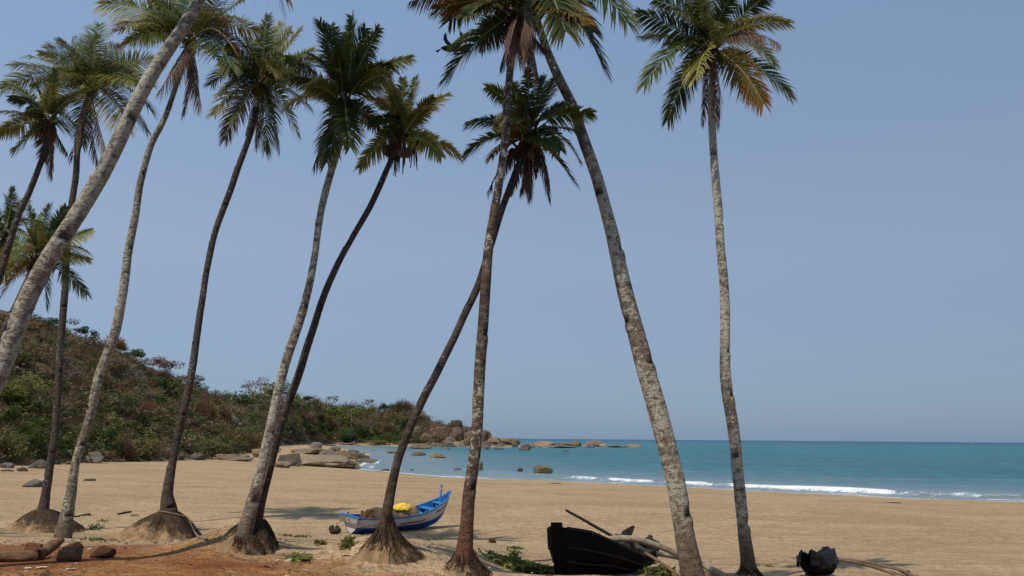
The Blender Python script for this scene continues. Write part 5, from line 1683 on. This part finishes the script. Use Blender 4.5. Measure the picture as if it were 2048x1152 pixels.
def person(px, py, label, cloth, pose='stand', Y=None, sink=0.0):
    p = hit(px, py) if Y is None else np.array([at(px, py, Y)[0], Y, 0.0])
    r = thing('person', p - [0, 0, sink], label, 'person', 'people in the far cove')
    J = [(0, 0, .95), (0, 0, 1.2), (0, 0, 1.42), (0, 0, 1.53), (0, -.01, 1.66), (-.19, 0, 1.40), (-.24, .03, 1.12), (-.25, -.05, .87), (.19, 0, 1.40), (.24, .03, 1.12), (.25, -.05, .87),
         (-.10, 0, .88), (-.12, -.02, .48), (-.12, .03, .06), (-.12, -.12, .03), (.10, 0, .88), (.12, -.02, .48), (.12, .03, .06), (.12, -.12, .03)]
    E = [(0, 1), (1, 2), (2, 3), (3, 4), (2, 5), (5, 6), (6, 7), (2, 8), (8, 9), (9, 10), (0, 11), (11, 12), (12, 13), (13, 14), (0, 15), (15, 16), (16, 17), (17, 18)]
    rd = [.15, .14, .16, .06, .105, .065, .05, .035, .065, .05, .035, .09, .065, .045, .035, .09, .065, .045, .035]
    mb = MB()
    me = bpy.data.meshes.new('body')
    me.from_pydata(J, E, [])
    me.materials.append(SKIN)
    o = ob('body', me, r)
    md = o.modifiers.new('skin', 'SKIN')
    for i, v_ in enumerate(me.skin_vertices[0].data):
        v_.radius = (rd[i], rd[i] * .8)
        v_.use_root = i == 0
    o.modifiers.new('sub', 'SUBSURF').levels = 1
    th = np.linspace(0, 1, 6)
    mb.tube(np.stack([0 * th, 0 * th, .62 + .45 * th], 1), .19 + 0 * th, 10)
    mb.build('shorts', cloth, r, smooth=True)
    mb = MB()
    mb.tube([[0, .02, 1.66], [0, .02, 1.72], [0, .02, 1.79]], [.118, .112, .05], 8)
    mb.build('hair', HAIR, r, smooth=True)
    return r


person(743, 903, 'swimmer wading in the cove, left one of the pair', MBLUE, sink=0.75)
person(749, 902, 'swimmer wading in the cove, right one of the pair', MAROON, sink=0.85)
person(731, 890, 'person standing on the far cove beach at the edge of the water', WHITE)
person(716, 889, 'person standing behind the far beached boats', YCLOTH)
person(640, 889, 'person on the far cove beach left of the boats', MAROON)


def parasol(px, py, wpx, mat, label):
    p = hit(px, py)
    w_ = wpx * p[1] / FPX / 2
    r = thing('parasol', p, label, 'parasol', 'parasols in the far cove')
    mb = MB(); mb.tube([[0, 0, -.2], [0, 0, 2.4]], .04, 6); mb.build('pole', POLE, r)
    mb = MB(); mb.tube([[0, 0, 2.0], [0, 0, 2.25], [0, 0, 2.5]], [w_, w_ * .6, .03], 8, cap=False); mb.build('canopy', mat, r)


parasol(670, 883, 6, WHITE, 'white parasol above the far beached boats')
parasol(654, 887, 6, YCLOTH, 'yellow parasol left of the white one on the far beach')
parasol(644, 888, 9, simple('pink_awning', (.6, .34, .3), (.5, .27, .25), 5), 'pink awning at the left end of the far beach')
parasol(717, 885, 4, WHITE, 'small white parasol at the right of the far boats')

# ================================================================ FOREGROUND DETAILS
# driftwood log
LOG = simple('smooth_brown_driftwood', (0.19, 0.11, 0.058), (0.095, 0.052, 0.03), 7, 0.8, 0.15, 0.8, 0.03, (0.5, 3, 3))


def gpt(px, py, up=0.0):
    q = hit(px, py)
    return q + [0, 0, up]


pl = hit(60, 1124)
lg = thing('driftwood_log', pl, 'curved brown driftwood log with a broken fork on red soil at bottom left', 'log')
Pp = catmull([gpt(-90, 1126, .08), gpt(-20, 1124, .075), gpt(30, 1124, .07), gpt(62, 1123, .065), gpt(84, 1119, .085), gpt(100, 1115, .13), gpt(120, 1112, .20)], 30) - pl
mb = MB()
mb.tube(Pp + .008 * np.stack([vnoise(Pp * 4, 1), vnoise(Pp * 4, 2), vnoise(Pp * 4, 3)], 1), np.interp(np.linspace(0, 1, 30), [0, .5, .75, .88, 1], [.08, .073, .07, .066, .04]), 14)
mb.build('trunk', LOG, lg, smooth=True)
mb = MB()
mb.tube(np.array([gpt(88, 1116, .10), gpt(97, 1114, .17), gpt(100, 1113, .2)]) - pl, [.05, .03, .012], 7)
mb.build('branch_stub', LOG, lg, smooth=True)
pw = hit(137, 1123)
mb = MB()
v8 = np.array([[-.135, -.05, -.02], [.145, -.04, -.02], [.155, -.05, .15], [-.12, -.06, .16], [-.135, .10, -.02], [.13, .10, -.02], [.14, .08, .165], [-.12, .07, .175]])
fq = [[0, 1, 2, 3], [5, 4, 7, 6], [0, 4, 5, 1], [3, 2, 6, 7], [0, 3, 7, 4], [1, 5, 6, 2]]
bm = bmesh.new()
bv = [bm.verts.new(c_) for c_ in v8]
for f_ in fq:
    bm.faces.new([bv[i] for i in f_])
bmesh.ops.bevel(bm, geom=bm.edges[:], offset=.03, segments=3, affect='EDGES')
bmesh.ops.subdivide_edges(bm, edges=bm.edges[:], cuts=1)
for v_ in bm.verts:
    v_.co += Vector([float(x) for x in .012 * np.array([vnoise(np.array(v_.co) * 9, k_) for k_ in (1, 2, 3)])])
me = bpy.data.meshes.new('wood_block'); bm.to_mesh(me); bm.free(); me.materials.append(LOG)
for p_ in me.polygons: p_.use_smooth = True
tag(ob('wood_block', me, None, tuple(pw)), 'short sawn log piece standing right of the driftwood fork', 'log')
for (px, py, w_, h_, lab, sd) in ((60, 1108, 46, 20, 'broken red laterite block just behind the driftwood log', 1), (140, 1105, 38, 17, 'dark red laterite block behind the sawn log piece', 4),
                                  (200, 1117, 50, 22, 'rounded laterite stone alone on the red soil right of the log', 6)):
    rock(px, py, w_, h_, 'later', lab, 'laterite blocks on the red soil', name='laterite_block', seed=sd, sink=.1)
rock(983, 1086, 18, 9, 'later', 'small red coconut husk lying on the sand right of the red-brown trunk', None, name='coconut_husk', seed=2, cat='coconut husk')
# stick / plank on the sand at left, debris
o = None
for (a_, b_, r_, nm, lab, mt) in (((236, 1030), (262, 1025), .055, 'wood_stump', 'short black piece of wood lying on the shaded sand at left', DKWOOD),
                                  ((1010, 1124), (1040, 1127), .045, 'driftwood_stick', 'brown driftwood piece behind the green creepers', POLE2),
                                  ((1040, 1127), (1108, 1120), .02, 'driftwood_stick', 'thin stick on the sand left of the black canoe', POLE2),
                                  ((478, 1088), (482, 1050), .03, 'prop_stick', 'stick propped upright against the foot of the mottled trunk', POLE2)):
    A_, B_ = hit(*a_), hit(*b_)
    if nm == 'prop_stick':
        A_ = hit(472, 1098); B_ = at(483, 1040, A_[1] + .05)
    mid = (A_ + B_) / 2
    mb = MB()
    mb.tube(np.array([A_ + [0, 0, r_ * .7], mid + [0, 0, r_], B_ + [0, 0, r_ * .7]]) - mid, [r_, r_ * 1.05, r_ * .8], 7)
    tag(mb.build(nm, mt, None, smooth=True), lab, 'stick').location = tuple(mid)
for (px, py, s_) in ((152, 1034, .14), (164, 1032, .12), (175, 1031, .15)):
    q = hit(px, py)
    h_ = heap('seaweed_clump', q - [0, 0, .02], (1, 0), s_ * 1.4, s_, s_ * .7, DKWOOD, '%s small dark clump of debris in the row on the sand behind the orange-crowned trunk' % {152: 'leftmost', 164: 'middle', 175: 'rightmost'}[px], 'debris', px, 'dark debris clumps', rough=.5, freq=4, res=10)
for (px, py, w_, lab) in ((1108, 967, 1.7, 'dark line of seaweed on the sand at the water edge right of centre'), (1790, 1006, .9, 'small dark seaweed clump at the water edge near the right edge')):
    q = hit(px, py)
    heap('seaweed_clump', q - [0, 0, .02], (1, -.3), w_ * .6, .25, .06, DKWOOD, lab, 'debris', px, 'dark debris clumps', rough=.6, freq=5, res=12)
SCRAP = simple('pale_paper_scrap', (.62, .58, .52), (.45, .4, .34), 8, .8, .1, .3)
for i, (px, py, s_, lab) in enumerate(((84, 1138, .05, 'pale leaf-shaped litter scrap on the red soil below the log'), (55, 1139, .03, 'round pale scrap left of the leaf-shaped litter'), (157, 1130, .035, 'small white scrap below the sawn log piece'),
                                  (143, 1121, .02, 'tiny white scrap at the foot of the sawn log piece'), (140, 1141, .04, 'faint pale scrap at the bottom left soil'))):
    q = hit(px, py)
    rng = np.random.default_rng(i)
    a = np.linspace(0, 2 * np.pi, 9, endpoint=False)
    rr_ = s_ * rng.uniform(.6, 1.1, 9)
    top_ = np.stack([np.cos(a) * rr_ * 1.5, np.sin(a) * rr_ * .8, .012 + .012 * rng.random(9)], 1)
    mb = MB()
    mb.add(np.concatenate([top_, [[0, 0, .022]], top_ - [0, 0, .008], [[0, 0, .01]]]), [[j, (j + 1) % 9, 9] for j in range(9)] + [[10 + (j + 1) % 9, 10 + j, 19] for j in range(9)])
    tag(mb.build('litter_scrap', SCRAP, None), lab, 'litter', 'litter scraps on the red soil').location = tuple(q)
# rope tied round the root mound
q = hit(325, 1080)
rp = []
for k_ in np.linspace(-.25, 1.15, 20):
    rp.append(at(326 + 45 * k_, 1023 + 7 * k_ + 3 * k_ * k_, q[1] - .30 * math.cos((k_ - .3) * 1.4) - .05))
rp += [at(376, 1034, q[1] - .20), at(388, 1062, q[1] - .1), hit(396, 1076) + [0, 0, .02], hit(414, 1085) + [0, 0, .02]]
rp = np.array(rp)
mb = MB(); mb.tube(rp - q, .016, 6)
tag(mb.build('rope', ROPE, None, smooth=True), 'grey rope looped over the root mound of the roped palm and trailing to the right', 'rope').location = tuple(q)

# creepers on the sand
def creeper(px, py, wpx, hpx, n, label, size=.05, hgt=.10, seed=0, kind='yellow'):
    rng = np.random.default_rng(seed + 900)
    c0 = hit(px, py)
    P = []
    while len(P) < n:
        g = rng.normal(0, .42, 2)
        if vnoise(np.array([g[0] * 3, g[1] * 3, seed * 1.7]), 5) < -.25:
            continue
        a_, b_ = px + g[0] * wpx / 2, py + g[1] * hpx / 2
        P.append((a_, b_))
    P = np.array(P)
    d = ray(P[:, 0], P[:, 1])
    k_ = (c0[2] - CAMZ) / d[:, 2]
    X, Y = d[:, 0] * k_, d[:, 1] * k_
    Z = ground(X, Y)
    p = np.stack([X, Y, Z], 1) + np.stack([0 * X, 0 * X, rng.uniform(.01, hgt, n)], 1)
    nrm = rng.normal(0, .55, (n, 3)) + [0, 0, 1.0]
    nrm /= np.linalg.norm(nrm, axis=1)[:, None]
    t1 = np.cross(nrm, rng.normal(0, 1, (n, 3))); t1 /= np.linalg.norm(t1, axis=1)[:, None]
    t2 = np.cross(nrm, t1)
    s = size * rng.uniform(.6, 1.3, n)[:, None]
    V = np.stack([p - t1 * s, p + t2 * s * .7, p + t1 * s, p - t2 * s * .7], 1)
    A = np.repeat(np.stack([rng.random(n), rng.random(n), rng.random(n)], 1)[:, None, :], 4, 1)
    me = mesh('beach_creeper', (V - c0).reshape(-1, 3), np.arange(n * 4).reshape(-1, 4), VEG[kind], attrs={'leaf': A.reshape(-1, 3)})
    return tag(ob('beach_creeper', me, None, tuple(c0)), label, 'creeper', 'green creepers on the sand')


for i, a in enumerate([(1052, 1140, 150, 26, 1500, 'largest bright green creeper patch between the red-brown trunk and the black canoe', .06, .14), (1028, 1121, 30, 10, 160, 'small leafy clump on top of the largest creeper patch', .06, .26),
                       (1320, 1150, 70, 12, 300, 'green creeper strip between the black canoe and the lichened trunk', .05, .14), (190, 1057, 40, 9, 110, 'dark green leafy clump right of the orange-crowned trunk foot', .06, .16, 'green'),
                       (206, 1043, 26, 5, 50, 'sparse pale creeper on the shaded sand left of the roped palm', .05, .07), (268, 1032, 22, 4, 40, 'tiny creeper patch right of the short black wood', .05, .06),
                       (186, 1081, 56, 6, 120, 'thin yellow-green creeper line at the edge of the red soil', .035, .05), (588, 1074, 72, 8, 170, 'flat creeper patch left of the blue boat stern', .055, .08),
                       (598, 1120, 54, 12, 150, 'creeper patch on the bank right of the mottled trunk', .04, .07), (640, 1090, 24, 5, 40, 'small creeper tuft in the shade left of the root cone', .05, .06),
                       (694, 1092, 26, 8, 70, 'green tuft at the left edge of the root cone by the blue boat', .045, .1), (862, 1080, 60, 5, 120, 'low creeper line on the sand right of the root cone', .05, .06),
                       (1030, 1098, 60, 6, 70, 'sparse creeper on the shaded sand behind the largest patch', .05, .06), (1532, 1133, 60, 6, 60, 'sparse creeper right of the rightmost palm', .04, .05),
                       (523, 1098, 20, 5, 40, 'tiny creeper tuft between the two crossing trunks', .04, .06), (1308, 1128, 20, 6, 30, 'small tuft on the sand right of the black canoe', .05, .06)]):
    creeper(*a[:6], size=a[6], hgt=a[7], seed=i, kind=a[8] if len(a) > 8 else 'yellow')

# ---- dark bird in flight at the frond tips
pbx = at(905, 98, 13.0)
DKF = simple('dark_feathers', (.022, .018, .016), (.04, .03, .024), 9, .7, .2, .3)
bd = thing('bird', pbx, 'dark bird flying with raised wing beside the palm frond at top centre', 'bird')
th = np.linspace(0, 1, 10)
mb = MB()
mb.tube(np.stack([-.20 + .40 * th, .0 * th, .02 - .05 * th + .03 * th * th], 1), np.interp(th, [0, .08, .3, .6, .85, 1], [.012, .035, .06, .055, .022, .006]), 10)
mb.tube(np.array([[.14, 0, -.01], [.22, 0, -.02], [.30, 0, .0]]), np.array([.03, .05, .06]), 8)
mb.build('body', DKF, bd, smooth=True)
for s_, pts in ((1, [(-.02, .01, .03), (-.10, .05, .10), (-.17, .10, .22), (-.16, .14, .34)]), (-1, [(.0, -.02, .03), (.08, -.14, .04), (.14, -.30, .05), (.16, -.44, .06)])):
    P = catmull(pts, 8)
    ch = np.interp(np.linspace(0, 1, 8), [0, .4, 1], [.11, .12, .04])
    ax_ = np.array([.9, 0, -.15]) if s_ > 0 else np.array([.9, .2, 0])
    v = np.concatenate([P, P + ax_ * ch[:, None], P + [0, 0, .012], P + ax_ * ch[:, None] + [0, 0, .012]])
    mb = MB()
    mb.add(v, [[i, i + 1, 9 + i, 8 + i] for i in range(7)] + [[16 + i, 24 + i, 25 + i, 17 + i] for i in range(7)])
    for j in range(4):                                       # finger feathers
        e_ = P[-1] + ax_ * ch[-1] * j / 3
        dr_ = P[-1] - P[-2]; dr_ /= np.linalg.norm(dr_)
        mb.tube([e_ - dr_ * .04, e_ + dr_ * (.07 - .012 * j)], [.010, .003], 4)
    mb.build('wing', DKF, bd)
mb = MB()
mb.add(np.array([[-.18, 0, .02], [-.19, .0, .0], [-.27, .05, -.05], [-.29, -.05, -.07], [-.18, 0, .03], [-.19, 0, .01], [-.27, .05, -.04], [-.29, -.05, -.06]]), [[0, 1, 3, 2], [4, 6, 7, 5], [0, 2, 6, 4], [1, 5, 7, 3]])
mb.build('tail', DKF, bd)

# dry leaf bits and twigs lying on the soil bank and the sand behind it
rng = np.random.default_rng(321)
n = 9000
X = rng.uniform(-9.5, 8.5, n); Y = 8.6 + 16 * rng.random(n) ** 1.6
kk = (vnoise(xy3(X, Y, 0.8), 71) + 0.6 * vnoise(xy3(X, Y, 2.6), 72) + rng.random(n) * 1.2 - 0.0 * Y) > 0.95
X, Y = X[kk], Y[kk]
n = len(X)
p = np.stack([X, Y, ground(X, Y) + 0.012], 1)
a_ = rng.uniform(0, np.pi, n)
L_ = rng.uniform(.012, .05, n) * np.where(rng.random(n) < .08, 2.2, 1)
W_ = L_ * rng.uniform(.12, .45, n)
d1 = np.stack([np.cos(a_) * L_, np.sin(a_) * L_, rng.normal(0, .2, n) * L_], 1)
d2 = np.stack([-np.sin(a_) * W_, np.cos(a_) * W_, rng.uniform(.1, .7, n) * W_], 1)
V = np.stack([p - d1, p - d2 * .9, p + d1, p + d2], 1)
mi = np.where(rng.random(n) < .82, 0, 1)
DRY = simple('dry_dark_litter', (.06, .035, .02), (.12, .07, .04), 30, .9, .05, .2)
PALE = simple('dry_pale_litter', (.36, .28, .19), (.5, .42, .33), 30, .9, .05, .2)
me = mesh('dry_litter', V.reshape(-1, 3), np.arange(n * 4).reshape(-1, 4), [DRY, PALE], mi, smooth=False)
tag(ob('dry_litter', me), 'dry leaf bits and twigs scattered over the soil bank and near sand', 'litter', kind='stuff')
